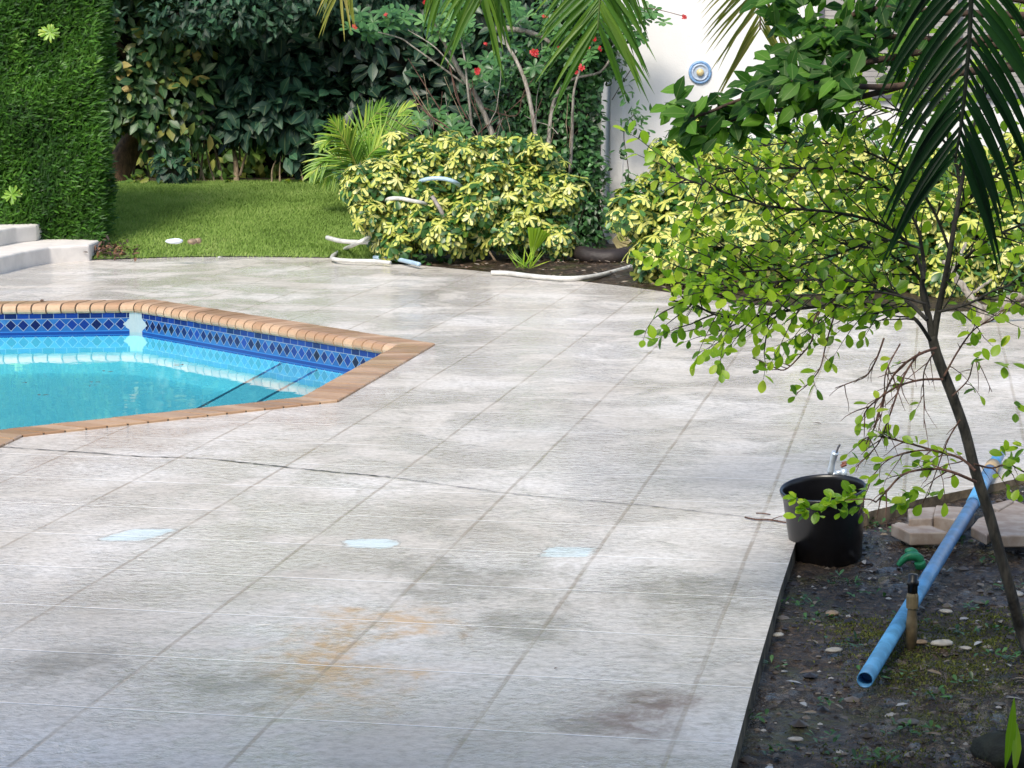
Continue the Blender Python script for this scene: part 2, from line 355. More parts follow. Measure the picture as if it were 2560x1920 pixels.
m_bgrey=M_bark('grey_bark',(.16,.14,.115),(.36,.33,.28))
m_bbrown=M_bark('brown_bark',(.03,.018,.012),(.09,.055,.035))
m_bred=M_bark('reddish_twig',(.06,.03,.022),(.16,.085,.06),60)
m_btan=M_bark('tan_stem',(.14,.10,.06),(.30,.23,.15))
m_bdark=M_bark('dark_sapling_bark',(.010,.010,.009),(.045,.042,.035),40)
m_core=simple('dark_core',(.012,.014,.008),.95,.5,25)
m_hose=simple('white_hose_plastic',(.62,.62,.58),.45,.25,8)
m_hoseb=simple('pale_blue_hose_plastic',(.42,.58,.72),.45,.2,8)
m_black=simple('black_plastic',(.007,.007,.009),.33,.3,20,0,spec=.6)
m_log=simple('dark_log',(.022,.015,.013),.6,.4,14,.01)

# ---------------- pool ----------------
cop_px=[(385,752),(1088,863),(846,1005.5),(56,1093)]
O=[G(*p)[:2] for p in cop_px]
dl=(G(0,757)[:2]-O[0]); dl/=np.linalg.norm(dl)
outer=[O[0]+dl*5.5]+O+[np.array([-2.86,10.0]),np.array([-3.6,8.4]),np.array([-8.6,8.2])]
def offset(poly,d):
    n=len(poly);out=[]
    for i in range(n):
        a=poly[i-1];b=poly[i];c=poly[(i+1)%n]
        e1=(b-a)/np.linalg.norm(b-a);e2=(c-b)/np.linalg.norm(c-b)
        n1=np.array([e1[1],-e1[0]]);n2=np.array([e2[1],-e2[0]])   # inward (clockwise polygon)
        k=1+float(n1@n2); out.append(b+(n1+n2)*d/k)
    return out
inner=offset(outer,.29); wallp=offset(outer,.262)
WZ=-.238; TT=-.066
V=[];Fc=[];U=[];Rn=[]; acc=0; n=len(wallp); lens=[]
corner_i=1
for i in range(n):
    a=wallp[i];b=wallp[(i+1)%n];L=np.linalg.norm(b-a); steps=max(2,int(L/.05))
    for k in range(steps+1):
        p=a+(b-a)*k/steps
        dcorner=L*(1-k/steps) if i==0 else (L*k/steps if i==1 else 9)
        for z in (TT,WZ-.003,WZ-.03):
            V.append((p[0],p[1],z)); U.append((acc+L*k/steps,TT-z)); Rn.append(dcorner*(1.0 if i==0 else .55))
        if k<steps:
            b0=len(V)-3
            Fc+=[(b0,b0+1,b0+4,b0+3),(b0+1,b0+2,b0+5,b0+4)]
    acc+=L
pool=empty('swimming_pool',(-4,13,0),'blue tiled swimming pool with orange brick coping and turquoise water','pool')
mesh('waterline_tile',V,Fc,m_tile,pool,uv=U,rnd=Rn)
# coping bricks
V=[];Fc=[];Rn=[];MV=MB()
def coprow(a,b,ia,ib):
    L=np.linalg.norm(b-a); nb=max(1,round(L/.131))
    for k in range(nb):
        g=.006/L*.5*2
        f0=(k+g*nb*.5/nb*1.0)/nb; f0=k/nb+.0075/L; f1=(k+1)/nb-.0075/L
        o0=a+(b-a)*f0;o1=a+(b-a)*f1;i0=ia+(ib-ia)*f0;i1=ia+(ib-ia)*f1
        jz=random.uniform(-.0015,.0015)
        prof=[(0,-.03),(0,.010),(.02,.014),(.76,.014),(.86,.011),(.94,.000),(.985,-.016),(1,-.034),(.985,-.052),(.94,-.066),(.9,-.070),(.7,-.070)]
        r=random.random(); base=len(V)
        for (o,ii) in ((o0,i0),(o1,i1)):
            for t,z in prof:
                q=o+(ii-o)*t; V.append((q[0],q[1],z+jz)); Rn.append(r)
        m_=len(prof)
        for j in range(m_): Fc.append((base+j,base+m_+j,base+m_+(j+1)%m_,base+(j+1)%m_))
        Fc.append(tuple(base+j for j in range(m_-1,-1,-1)));Fc.append(tuple(base+m_+j for j in range(m_)))
for i in range(len(outer)-1): coprow(outer[i],outer[i+1],inner[i],inner[i+1])
mesh('coping',V,Fc,m_cop,pool,rnd=Rn)
gi=offset(outer,.236); gj=offset(outer,.274); go=offset(outer,.003)
V=[];Fc=[]
for i in range(len(outer)):
    for (p,z) in ((go[i],-.03),(go[i],.009),(gi[i],.0095),(gj[i],-.018),(gj[i],-.06)): V.append((p[0],p[1],z))
n=len(outer)
for i in range(n):
    j=(i+1)%n
    for k in range(4): Fc.append((i*5+k,j*5+k,j*5+k+1,i*5+k+1))
    Fc.append((i*5+4,j*5+4,j*5,i*5))
mesh('mortar',V,Fc,m_grout,pool)
# shell: sloping wall to a rounded floor outline
fl=offset(outer,.40); FZ=-.56
def densify(poly,st=.12):
    out=[]
    for i in range(len(poly)):
        a=poly[i];b=poly[(i+1)%len(poly)];k=max(1,int(np.linalg.norm(b-a)/st))
        out+=[a+(b-a)*j/k for j in range(k)]
    return out
def roundp(poly,it):
    q=np.array(poly)
    for _ in range(it): q=(np.roll(q,1,0)+q*2+np.roll(q,-1,0))/4
    return q
wd=densify(wallp); kk=len(wd); wd=np.array(wd); fld=roundp(wd+ (0),26)
cen=np.array([-4.2,14.]); 
fld=fld+ (cen-fld)/np.linalg.norm(cen-fld,axis=1,keepdims=True)*.10
mid=wd*.85+fld*.15
V=[];Fc=[]
rings=[(wd,WZ-.03),(wd,-.34),(mid,-.46),(fld,FZ)]
for rg,z in rings:
    for p in rg: V.append((p[0],p[1],z))
for r in range(3):
    for i in range(kk):
        j=(i+1)%kk; Fc.append((r*kk+i,r*kk+j,(r+1)*kk+j,(r+1)*kk+i))
Fc.append(tuple(3*kk+i for i in range(kk)))
mesh('plaster_shell',V,Fc,m_plaster,pool,smooth=False)
# added ledge in the narrow end; dark strips stand in for reflected wires
m_wirerefl=simple('wire_reflection_dark',(.02,.13,.24),.3,.2)
def isect_line(poly,p,d):
    ts=[]
    for i in range(len(poly)):
        a=poly[i];b=poly[(i+1)%len(poly)];q=b-a; den=d[0]*q[1]-d[1]*q[0]
        if abs(den)<1e-9: continue
        r_=a-p; t=(r_[0]*q[1]-r_[1]*q[0])/den; s=(r_[0]*d[1]-r_[1]*d[0])/den
        if 0<=s<=1: ts.append((t,i))
    ts.sort(); return ts
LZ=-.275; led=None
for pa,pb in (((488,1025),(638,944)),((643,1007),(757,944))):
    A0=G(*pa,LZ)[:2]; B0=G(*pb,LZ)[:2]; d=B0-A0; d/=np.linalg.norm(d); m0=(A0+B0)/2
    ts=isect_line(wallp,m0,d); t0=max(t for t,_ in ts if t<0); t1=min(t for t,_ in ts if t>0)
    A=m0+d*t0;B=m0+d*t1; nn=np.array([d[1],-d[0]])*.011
    if led is None: led=(A,B); b=MB(); b.prism([A,B,wallp[2],wallp[3]][::-1],FZ-.01,LZ); b.build('strip_ledge',m_plaster,pool)
    b=MB(); b.prism([A-nn,B-nn,B+nn,A+nn],LZ-.02,LZ+.003); b.build('wire_reflection',m_wirerefl,pool)
wt=mesh('water',[(p[0],p[1],WZ) for p in wallp],[tuple(range(len(wallp)))],m_water); tag(wt,kind='structure')

# ---------------- deck ----------------
far=[(238,650),(451,643),(640,642),(835,645),(900,653),(1056,664),(1234,681),(1400,697),(1581,718),(1720,738),(1870,762),(2100,774),(2391,779),(2600,780)]
farw=[G(*p)[:2] for p in far]
farw=[np.array([-14,farw[0][1]+.1])]+farw+[np.array([14.,farw[-1][1]+.1])]
near=[(2700,1168),(2560,1193),(2446,1218),(2279,1252),(2168,1280),(2030,1306),(1991,1350),(1950,1475),(1889,1684),(1827,1920)]
nearw=[G(*p)[:2] for p in near]
dlast=nearw[-1]-nearw[-2]; dlast/=np.linalg.norm(dlast)
nearw=[np.array([14.,nearw[0][1]+1.6])]+nearw+[nearw[-1]+dlast*5,]
dpoly=farw+nearw+[np.array([-14.,nearw[-1][1]])]
hole=offset(outer,.006)
def deckmesh():
    A=[Vector((p[0],p[1],0)) for p in dpoly]; B=[Vector((p[0],p[1],0)) for p in hole[::-1]]
    tris=geometry.tessellate_polygon([A,B]); P=A+B
    n=len(A); V=[tuple(v) for v in P]+[(p.x,p.y,-.14) for p in A]; off=len(P)
    tr=[]
    for t in tris:
        a,b,c=(P[i] for i in t)
        tr.append(t if (b-a).cross(c-a).z>0 else t[::-1])
    return mesh('pool_deck',V,tr,m_deck), [(i,(i+1)%n,off+(i+1)%n,off+i) for i in range(n)],V
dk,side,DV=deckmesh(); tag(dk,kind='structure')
s=mesh('deck_edge',DV,side,m_deckside); tag(s,kind='structure')
# crack
def ribbon(name,pts,w,mat,z=.004,jit=.006,step=.03):
    pts=[np.array(p[:2]) for p in pts]; P=[]
    for i in range(len(pts)-1):
        k=max(1,int(np.linalg.norm(pts[i+1]-pts[i])/step)); P+=[pts[i]+(pts[i+1]-pts[i])*j/k for j in range(k)]
    P.append(pts[-1]); V=[];Fc=[]
    for i,p in enumerate(P):
        t=P[min(i+1,len(P)-1)]-P[max(i-1,0)]; t/=np.linalg.norm(t)+1e-9; nn_=np.array([-t[1],t[0]])
        ww=w*random.uniform(.35,1.5); c=p+nn_*random.uniform(-jit,jit)
        V+=[(*(c+nn_*ww/2),z),(*(c-nn_*ww/2),z)]
    Fc=[(2*i,2*i+1,2*i+3,2*i+2) for i in range(len(P)-1)]
    return mesh(name,V,Fc,mat)
ck=[(-60,1116),(0,1118),(180,1130),(340,1142),(520,1148),(700,1168),(830,1181),(974,1194),(1150,1219),(1260,1234),(1400,1248),(1592,1263),(1760,1282),(1880,1295),(1990,1308)]
m_crack=simple('crack_dark',(.02,.017,.014),.9)
ribbon_o=ribbon('deck_crack',[G(*p) for p in ck[:8]],.012,m_crack); tag(ribbon_o,kind='structure')
ribbon_o=ribbon('deck_crack',[G(*p) for p in ck[7:]],.0065,m_crack,.0045,.005); tag(ribbon_o,kind='structure')

# ---------------- ground ----------------
m_far=simple('far_ground',(.06,.055,.035),.95,.4,2)
V=[];Fc=[]
bx=[-150,-9,-.35,150]; by=[-60,8,19.2,300]
for i in range(3):
    for j in range(3):
        if i==1 and j==1: continue
        b=len(V); V+=[(bx[i],by[j],-.16),(bx[i+1],by[j],-.16),(bx[i+1],by[j+1],-.16),(bx[i],by[j+1],-.16)]; Fc.append((b,b+1,b+2,b+3))
tag(mesh('ground',V,Fc,m_far),kind='structure')
fx=np.array([p[0] for p in farw]); fy=np.array([p[1] for p in farw])
def yedge(x): return np.interp(x,fx,fy)
def sm(t): t=np.clip(t,0,1); return t*t*(3-2*t)
def hfun(x,y):
    ye=yedge(x); wl=1-sm((x+2.3)/1.5)
    h=np.sin(np.clip((y-ye)/4.9,0,1)*np.pi/2)*.50*wl + sm((y-ye)/1.5)*.05*(1-wl)
    h=h-.12*sm((y-ye-5.2)/3.)*wl
    return np.where(y<ye,-.03,h)
def grid(x0,x1,y0,y1,nx,ny,fn):
    xs=np.linspace(x0,x1,nx);ys=np.linspace(y0,y1,ny);X,Y=np.meshgrid(xs,ys)
    Z=fn(X,Y); V=np.stack([X.ravel(),Y.ravel(),Z.ravel()],1)
    a=(np.arange(ny-1)[:,None]*nx+np.arange(nx-1)[None]).ravel(); Fc=np.stack([a,a+1,a+nx+1,a+nx],1)
    return V,Fc
def vn(X,Y,sc,seed=0):  # cheap value noise
    r=np.random.default_rng(seed); T=r.random((64,64)); x=X*sc;y=Y*sc; xi=np.floor(x).astype(int);yi=np.floor(y).astype(int);fx_=sm(x-xi);fy_=sm(y-yi)
    g=lambda a,b:T[a%64,b%64]
    return (g(xi,yi)*(1-fx_)+g(xi+1,yi)*fx_)*(1-fy_)+(g(xi,yi+1)*(1-fx_)+g(xi+1,yi+1)*fx_)*fy_
V,Fc=grid(-16,16,17.3,60,130,160,lambda X,Y:hfun(X,Y)+(vn(X,Y,3)-.5)*.03*(Y>yedge(X)+.05)-.012)
Fc=Fc[V[Fc].mean(1)[:,1]>yedge(V[Fc].mean(1)[:,0])-.35]
tag(mesh('planting_bed',V,Fc,m_soil,smooth=True),kind='structure')
# lawn
xs=np.linspace(-9,-1.15,90); rows=[]
for r in range(60):
    t=r/59; ye=yedge(xs)-.0; ed=.10*vn(xs,xs*0+r,2,3); y=ye+.012+ t*(5.9+ed*0); rows.append(np.stack([xs,y,hfun(xs,y+.001)+.006],1))
V=np.concatenate(rows); nx=90
a=(np.arange(59)[:,None]*nx+np.arange(nx-1)[None]).ravel(); Fc=np.stack([a,a+1,a+nx+1,a+nx],1)
tag(mesh('lawn',V,Fc,m_lawn,smooth=True),kind='structure')
def grass(name,n,region,hl,mat,label):
    P=region(n); n=len(P); az=rng.random(n)*2*np.pi; Dd=np.stack([np.cos(az)*.55+.25,np.sin(az)*.55,np.ones(n)],1)
    N=np.stack([np.cos(az+1.5),np.sin(az+1.5),np.zeros(n)],1)
    o=leafmesh(name,[leafarr(P,Dd,N,hl*(.5+rng.random(n)),.011+.007*rng.random(n),T_SM,.1,.1,np.clip(.45*rng.random(n)+.35*vn(P[:,0],P[:,1],1.6,3)+.3*vn(P[:,0],P[:,1],5,6)-.05,0,1))],mat); return tag(o,label,'grass',kind='stuff')
def lawnreg(n):
    x=-5.2+rng.random(n)*4.15; y=yedge(x)-.03+rng.random(n)**.9*5.65
    keep=(x< -1.35+.25*vn(x,y,2,5))&~((x<-4.0)&(y<yedge(x)+.9)&(vn(x,y,5,8)>.35)&(x+4.45<.5-(y-yedge(x))*.5))
    x,y=x[keep],y[keep]; return np.stack([x,y,hfun(x,y)],1)
grass('lawn_grass',95000,lawnreg,.045,m_grass,'short mown green grass on the raised lawn behind the pool')
# near bed
def nearx(y):
    P=np.array(nearw[6:][::-1]); return np.interp(y,P[:,1],P[:,0])
NY=np.array([p[1] for p in nearw[1:7]]);NX=np.array([p[0] for p in nearw[1:7]])
def bedz(X,Y): 
    return -.075+(vn(X,Y,2,1)-.5)*.03+(vn(X,Y,9,2)-.5)*.022+(vn(X,Y,27,4)-.5)*.014+.05*sm((X-1.6)/3)+.035*sm((Y-9.3)/1.5)
# bed polygon follows the deck edge: warp a grid
rows=[];nyb=260;nxb=200
yb=np.linspace(2.0,12.5,nyb)
ndeep=np.array(nearw[6:])   # left border points from corner toward camera
for y in yb:
    yc=nearw[6][1]
    if y<=yc: x0=float(np.interp(y,ndeep[::-1][:,1],ndeep[::-1][:,0]))
    else:
        seg=np.array(nearw[1:7][::-1]); x0=float(np.interp(y,seg[:,1],seg[:,0]))
    x=np.linspace(x0-.004,8,nxb)**1.0; t=np.linspace(0,1,nxb)**1.6; x=x0-.004+t*(8-x0)
    rows.append(np.stack([x,np.full(nxb,y),bedz(x,np.full(nxb,y))],1))
V=np.concatenate(rows); a=(np.arange(nyb-1)[:,None]*nxb+np.arange(nxb-1)[None]).ravel(); Fc=np.stack([a,a+1,a+nxb+1,a+nxb],1)
tag(mesh('bare_soil_bed',V,Fc,m_soil,smooth=True),kind='structure')

# ---------------- entry steps (left) ----------------
low=[G(236,606,.17)[:2],G(223,611,.17)[:2],G(123,617,.17)[:2],G(60,628,.17)[:2],G(0,642,.17)[:2],np.array([-5.35,19.5]),np.array([-9,19.5]),np.array([-9,24.2]),np.array([-4.36,24.2])]
up_=[G(100,559,.34)[:2],G(90,562,.34)[:2],G(40,567,.34)[:2],G(0,574,.34)[:2],np.array([-5.75,20.4]),np.array([-9,20.4]),np.array([-9,24.15]),np.array([-4.93,24.15])]
st=empty('garden_steps',(-5.6,22,0),'cream stucco garden steps with rounded corners below the clipped hedge','steps')
b=MB(); b.prism(low,-.05,.17); b.build('step',m_step,st,bevel=.025,bseg=3)
b=MB(); b.prism(up_,.16,.34); b.build('step',m_step,st,bevel=.025,bseg=3)

# ---------------- house wall ----------------
hs_=empty('house_wall',(6,24.8,0),'white stucco house wall with slatted grey window and water stained foot','house')
b=MB(); b.box((7.62,26.1,1.55),(12.8,3.0,3.5)); 
b.box((1.155,26.08,1.55),(.15,3.0,3.496)); b.build('wall',m_wall,hs_,bevel=.012)
b=MB(); b.box((7.4,26.2,3.38),(13.4,3.6,.14)); b.build('roof_slab',simple('roof_edge',(.45,.44,.42),.8),hs_)
WY=24.6
m_frame=simple('window_frame_grey',(.10,.10,.12),.4,.2,10); m_slat=simple('shutter_slat',(.33,.31,.29),.55,.15,5)
wx0,wx1,wz0,wz1=3.42,6.4,1.70,3.0
b=MB()
b.box(((wx0+wx1)/2,WY-.03,wz0-.03),(wx1-wx0+.16,.09,.055)); b.box(((wx0+wx1)/2,WY-.02,wz1+.03),(wx1-wx0+.1,.05,.05))
for x in (wx0-.03,(wx0+wx1)/2,wx1+.03): b.box((x,WY-.021,(wz0+wz1)/2),(.055,.05,wz1-wz0-.002))
fr_=b.build('window',m_frame,hs_,bevel=.004)
b=MB(); k=0; z=wz0+.03
while z<wz1-.02: b.box(((wx0+wx1)/2,WY-.008,z),(wx1-wx0-.01,.012,.052),0,0); z+=.06
o=b.build('shutter',m_slat,fr_); 
b=MB(); b.box(((wx0+wx1)/2,WY-.0,wz0-.004+.0),(wx1-wx0,.03,.02)); 
# round lamp on the wall
lampc=D(1750,181,WY)
wl=empty('wall_lamp',(lampc[0],WY,lampc[2]),'round blue rimmed fixture with yellow centre on the white wall','wall lamp')
Mx=Matrix.Translation((lampc[0],WY,lampc[2]))@Matrix.Rotation(R(90),4,'X')
b=MB(); b.lathe([(0,.0),(.125,.0),(.128,.012),(.122,.026),(.105,.03),(.098,.018),(.0,.018)],Mx,40); b.build('rim',simple('blue_rim',(.20,.36,.60),.4,.3,30),wl,True)
b=MB(); b.lathe([(.096,.019),(.09,.034),(.078,.036),(.074,.022),(.06,.022),(.0,.022)],Mx,40); b.build('inner_ring',simple('ring_grey',(.42,.50,.62),.35,.2,30),wl,True)
b=MB(); b.lathe([(.042,.022),(.040,.05),(.03,.064),(0,.068)],Mx,30); b.build('lens',simple('yellow_lens',(.70,.56,.28),.3,.2),wl,True)

# unseen tall house, added behind the viewpoint to shade the near deck
shade_house=empty('house',(0,-4.5,0),'unseen tall plain house added behind the viewpoint to shade the near deck','house')
b=MB(); b.box((0,-4.55,3.6),(26,8,7.6)); b.build('wall',simple('shade_house_paint',(.42,.40,.37),.85,.1,2),shade_house)
b=MB(); b.box((0,-4.3,7.5),(27,9.4,.2)); b.build('roof',simple('shade_house_roof',(.25,.14,.10),.8),shade_house)
# ---------------- plant builders ----------------
def rdir(n): return nrm(rng.normal(size=(n,3)))
def ell_surface(n,lobes,rmin=.72,front=True):
    """points through the outer part of several ellipsoids, with outward normals"""
    w_=np.array([l[1][0]*l[1][2]+l[1][0]*l[1][1] for l in lobes]); w_/=w_.sum(); idx=rng.choice(len(lobes),n,p=w_)
    C=np.array([l[0] for l in lobes],float)[idx]; A=np.array([l[1] for l in lobes],float)[idx]
    d=rdir(n)
    if front: d[:,1]=np.where(rng.random(n)<.75,-np.abs(d[:,1]),d[:,1])
    r=rmin+(1.04-rmin)*rng.random(n)**.6; r*=1+.17*np.sin(d[:,0]*7+C[:,0]*5)*np.cos(d[:,2]*8+d[:,1]*4)+(.10*rng.random(n)**4)
    P=C+d*A*r[:,None]; return P,nrm(d/A)
def core(name,lobes,k,mat,parent):  # solid dark bodies inside foliage, added so bright sky stays hidden in gaps
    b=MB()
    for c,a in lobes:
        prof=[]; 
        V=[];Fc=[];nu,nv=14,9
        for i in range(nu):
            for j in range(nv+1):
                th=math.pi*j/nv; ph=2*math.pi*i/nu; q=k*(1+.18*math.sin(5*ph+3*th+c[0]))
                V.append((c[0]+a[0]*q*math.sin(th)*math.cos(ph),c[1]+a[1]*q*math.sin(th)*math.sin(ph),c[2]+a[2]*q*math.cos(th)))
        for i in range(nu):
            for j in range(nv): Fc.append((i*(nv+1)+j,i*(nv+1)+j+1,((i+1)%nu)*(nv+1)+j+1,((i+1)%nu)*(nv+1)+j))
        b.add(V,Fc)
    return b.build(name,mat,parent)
def leafcloud(n,lobes,L,Wr,tm=T_PT,droop=.2,rmin=.7,down=.4,rj=.25,zmin=None,rand=.7):
    P,N=ell_surface(n,lobes,rmin)
    if zmin is not None:
        k=P[:,2]>zmin(P[:,0],P[:,1]); P,N=P[k],N[k]; n=len(P)
    Dd=nrm(N*.5+rdir(n)*rand+np.array([0,0,-down])); 
    NN=nrm(N+np.array([0,-.35,.9])+rdir(n)*.45)
    l=L*(1-rj+2*rj*rng.random(n)); return leafarr(P,Dd,NN,l,l*Wr*(.85+.3*rng.random(n)),tm,.22,droop)
def rosettes(n,lobes,L,k=7,Wr=.42,rmin=.7,zmin=None,up=.25,tilt=.35,P=None,N=None,tm=T_OB,var=.2):
    if P is None:
        P,N=ell_surface(n,lobes,rmin)
        if zmin is not None:
            q=P[:,2]>zmin(P[:,0],P[:,1]); P,N=P[q],N[q]
    n=len(P); A=nrm(N+np.array([0,-.15,up])+rdir(n)*.35)
    t1=nrm(np.cross(A,rdir(n))); t2=np.cross(A,t1); ps=[];ds=[];ns=[];ls=[];rr=[]
    for j in range(k):
        ph=2*np.pi*j/k+rng.random(n)*.5; rad=t1*np.cos(ph)[:,None]+t2*np.sin(ph)[:,None]
        tl=tilt+(rng.random(n)-.5)*.6; d=rad+A*tl[:,None]+np.array([0,0,-.12])
        ps.append(P);ds.append(d);ns.append(A-rad*.3);ls.append(L*(1-var+2*var*rng.random(n)))
    P2=np.concatenate(ps);l=np.concatenate(ls); base=np.tile(rng.random(n),k); rn=np.clip(base*.65+.35*rng.random(len(l)),0,1)
    return leafarr(P2,np.concatenate(ds),np.concatenate(ns),l,l*Wr,tm,.2,.18,rn)
def stems(name,pairs,r,mat,parent,wig=.05,seg=6):
    b=MB()
    for a,c in pairs:
        a=np.array(a,float);c=np.array(c,float);m_=(a+c)/2+rng.normal(size=3)*wig*np.linalg.norm(c-a)
        b.tube(smoothp([a,m_,c],4),np.linspace(r,r*.45,9),seg)
    return b.build(name,mat,parent,True)
gz=lambda x,y: float(hfun(np.array(x),np.array(y)))

# clipped hedge
hx1=-4.37; hy=23.45
h=empty('clipped_hedge',(-6,24.2,0),'tall clipped fine leaved dark green hedge behind the stucco steps','hedge')
b=MB(); b.box((-6.77,23.8,2.0),(4.5,.42,4.1)); b.build('dark_hedge_core',simple('hedge_inside',(.008,.02,.006),.95,.5,20),h)  # solid dark slab added so no sky shows between the hedge leaves
n=42000
x=-6.2+rng.random(n)*(hx1+6.2); z=.08+rng.random(n)*4.05; y=hy+rng.random(n)**1.5*.16+.05*np.sin(x*5+z*3)+.05*np.sin(z*6-x*4)
P1=np.stack([x,y,z],1)+0; N1=np.tile([0,-1,.15],(n,1))
n2=7000; y2=hy+rng.random(n2)*.55; z2=.08+rng.random(n2)*4.05; x2=hx1-rng.random(n2)**1.5*.14+.05*np.sin(y2*6+z2*4)-.05*np.clip((z2-1.2)*-1,-1,1)*.5
P2=np.stack([x2,y2,z2],1); N2=np.tile([1,-.1,.15],(n2,1))
P=np.concatenate([P1,P2]);N=np.concatenate([N1,N2]); nn_=len(P)
Dd=nrm(N*.55+np.array([.55,0,.30])+rdir(nn_)*.55)
rn=np.clip(.5*rng.random(nn_)+.5*vn(P[:,0]+P[:,1],P[:,2],4,9),0,1)
ln=.075+.06*rng.random(nn_)
leafmesh('foliage',[leafarr(P,Dd,N+rdir(nn_)*.5,ln,ln*.2,T_SM,.1,.1,rn),],m_podo,h)
Pb=np.array([D(122,80,hy-.05),D(112,72,hy-.06),D(135,85,hy-.05),D(30,490,hy-.05),D(14,478,hy-.05),D(48,500,hy-.05)])
for g_ in (Pb[:3],Pb[3:]): leafmesh('new_shoot',[rosettes(3,None,.10,9,.24,P=g_.mean(0)+rng.normal(size=(3,3))*.015,N=np.tile([0,-1,.3],(3,1)))],m_areca,h)

# sunlit backdrop trees behind the hedges
for (cx,cy,ax,az,lab) in [(-5.2,33.5,2.6,3.2,'sunlit olive green tree far behind the leaning trunk'),(-.8,35,3.2,3.6,'dim tree behind the dark large leaved hedge'),(4,35,3.,3.4,'dim tree behind the house corner shrub'),(-9.5,34,3,3.4,'dim tree behind the tall clipped hedge')]:
    t=empty('background_tree',(cx,cy,.3),lab,'tree','trees far behind the hedges')
    L_=[((cx,cy,1.9),(ax,1.2,2.2)),((cx+.6,cy+.3,1.0),(ax*.9,1.,1.4))]
    stems('trunk',[((cx,cy,.2),(cx+.2,cy,2.2)),((cx-.8,cy,.2),(cx-1.2,cy,2))],.12,m_bbrown,t)
    core('dark_core',L_,.8,m_core,t)
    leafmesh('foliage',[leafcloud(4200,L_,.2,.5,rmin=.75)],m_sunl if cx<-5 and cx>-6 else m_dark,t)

# rear hedge shrubs
def hedgeshrub(name,lab,cx,cy,lobes,n,L,mat,stempairs,catg='shrub',group='shrubs along the back of the lawn',Wr=.52,ck=.62,smat=m_btan,zmin=None):
    t=empty(name,(cx,cy,gz(cx,cy)),lab,catg,group)
    core('dark_core',lobes,ck,m_core,t)
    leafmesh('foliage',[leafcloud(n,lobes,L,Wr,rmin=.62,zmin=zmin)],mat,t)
    for a,c,r in stempairs: stems('stem',[(a,c)],r,smat,t)
    return t
def zbot(base,amp): return lambda x,y: base+amp*np.sin(x*3.1)+amp*.6*np.sin(x*7.7+1)
A_=lambda x,y,d: D(x,y,d)
hedgeshrub('yellowing_shrub','shrub with yellowing leaves between clipped hedge and leaning trunk',-4.9,29,
  [((-4.85,28.5,2.3),(.75,.5,1.2)),((-4.5,28.5,1.6),(.7,.45,.7)),((-5.2,28.5,1.7),(.5,.4,.6)),((-4.1,28.6,3.0),(.8,.5,.9)),((-5.2,28.6,3.0),(.6,.4,.8))],2700,.19,m_yel,
  [(A_(330,458,29),A_(345,380,29),.02),(A_(375,460,29),A_(360,350,29),.012),(A_(395,460,28.8),A_(400,370,29),.012)],smat=m_btan,zmin=lambda x,y: 1.15+.12*np.sin(x*6)-.45*(x>-4.75),ck=.4)
hedgeshrub('broad_leaved_shrub','dark broad leaved shrub with pale upright stems above the lawn crest',-3.2,29,
  [((-3.2,29.2,2.2),(1.15,.8,1.25)),((-2.9,28.9,1.45),(.95,.7,.75)),((-3.6,29.1,3.2),(1.0,.8,.9)),((-2.4,29.1,3.1),(.9,.8,.9))],3600,.25,m_big,
  [(A_(515,462,28.7),A_(490,330,28.9),.018),(A_(540,463,28.7),A_(512,350,28.9),.016),(A_(558,464,28.7),A_(520,330,28.8),.016),(A_(592,464,28.6),A_(582,360,28.8),.045),(A_(600,440,28.6),A_(622,370,28.8),.022),(A_(600,400,28.9),A_(606,330,28.9),.016),(A_(500,460,28.9),A_(538,250,28.9),.018),(A_(480,460,28.9),A_(470,330,29.),.012),(A_(556,464,28.9),A_(548,230,28.9),.014)],zmin=zbot(.95,.2))
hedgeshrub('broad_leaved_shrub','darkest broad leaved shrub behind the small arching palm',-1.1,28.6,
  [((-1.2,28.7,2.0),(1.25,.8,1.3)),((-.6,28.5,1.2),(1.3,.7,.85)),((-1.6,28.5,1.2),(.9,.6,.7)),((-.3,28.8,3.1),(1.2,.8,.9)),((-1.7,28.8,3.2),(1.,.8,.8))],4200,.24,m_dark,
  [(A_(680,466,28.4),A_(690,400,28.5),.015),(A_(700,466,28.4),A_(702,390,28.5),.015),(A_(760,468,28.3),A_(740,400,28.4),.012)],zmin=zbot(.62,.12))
hedgeshrub('broad_leaved_shrub','shaded shrub behind the red flowering branches near the house corner',1.2,28,
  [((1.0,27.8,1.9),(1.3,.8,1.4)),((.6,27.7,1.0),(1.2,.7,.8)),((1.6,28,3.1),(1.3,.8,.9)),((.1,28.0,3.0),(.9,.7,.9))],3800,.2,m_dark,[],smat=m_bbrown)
# overhanging finer crown at the top
t=empty('leaning_tree',G(300,470,.40),'brown leaning tree trunk at the lawn edge beside the clipped hedge','tree')
tp=smoothp([A_(272,475,28.7),A_(300,415,28.8),A_(332,350,28.9),A_(352,270,29),A_(345,170,29),A_(325,60,29),A_(330,-120,29)],4)
b=MB(); b.tube(tp,np.interp(np.linspace(0,1,len(tp)),[0,.12,.35,1],[.24,.185,.15,.09]),14); b.build('trunk',M_bark('orange_brown_bark',(.06,.035,.02),(.17,.095,.05),20),t,True)
b=MB()
for a,c in [((335,170),(240,60)),((330,100),(520,20)),((330,0),(700,-80)),((330,-60),(180,-150))]:
    b.tube(smoothp([A_(*a,28.4),(A_(*a,28.4)+A_(*c,28.0))/2+np.array([0,0,.08]),A_(*c,27.8)],4),np.linspace(.06,.02,9),7)
b.build('limb',m_bbrown,t,True)
L_=[(tuple(A_(580,30,27.7)),(1.3,.5,.36)),(tuple(A_(330,-90,28.0)),(1.1,.7,.45)),(tuple(A_(760,-30,27.6)),(1.2,.6,.42)),(tuple(A_(420,-170,28)),(1.8,.9,.6))]
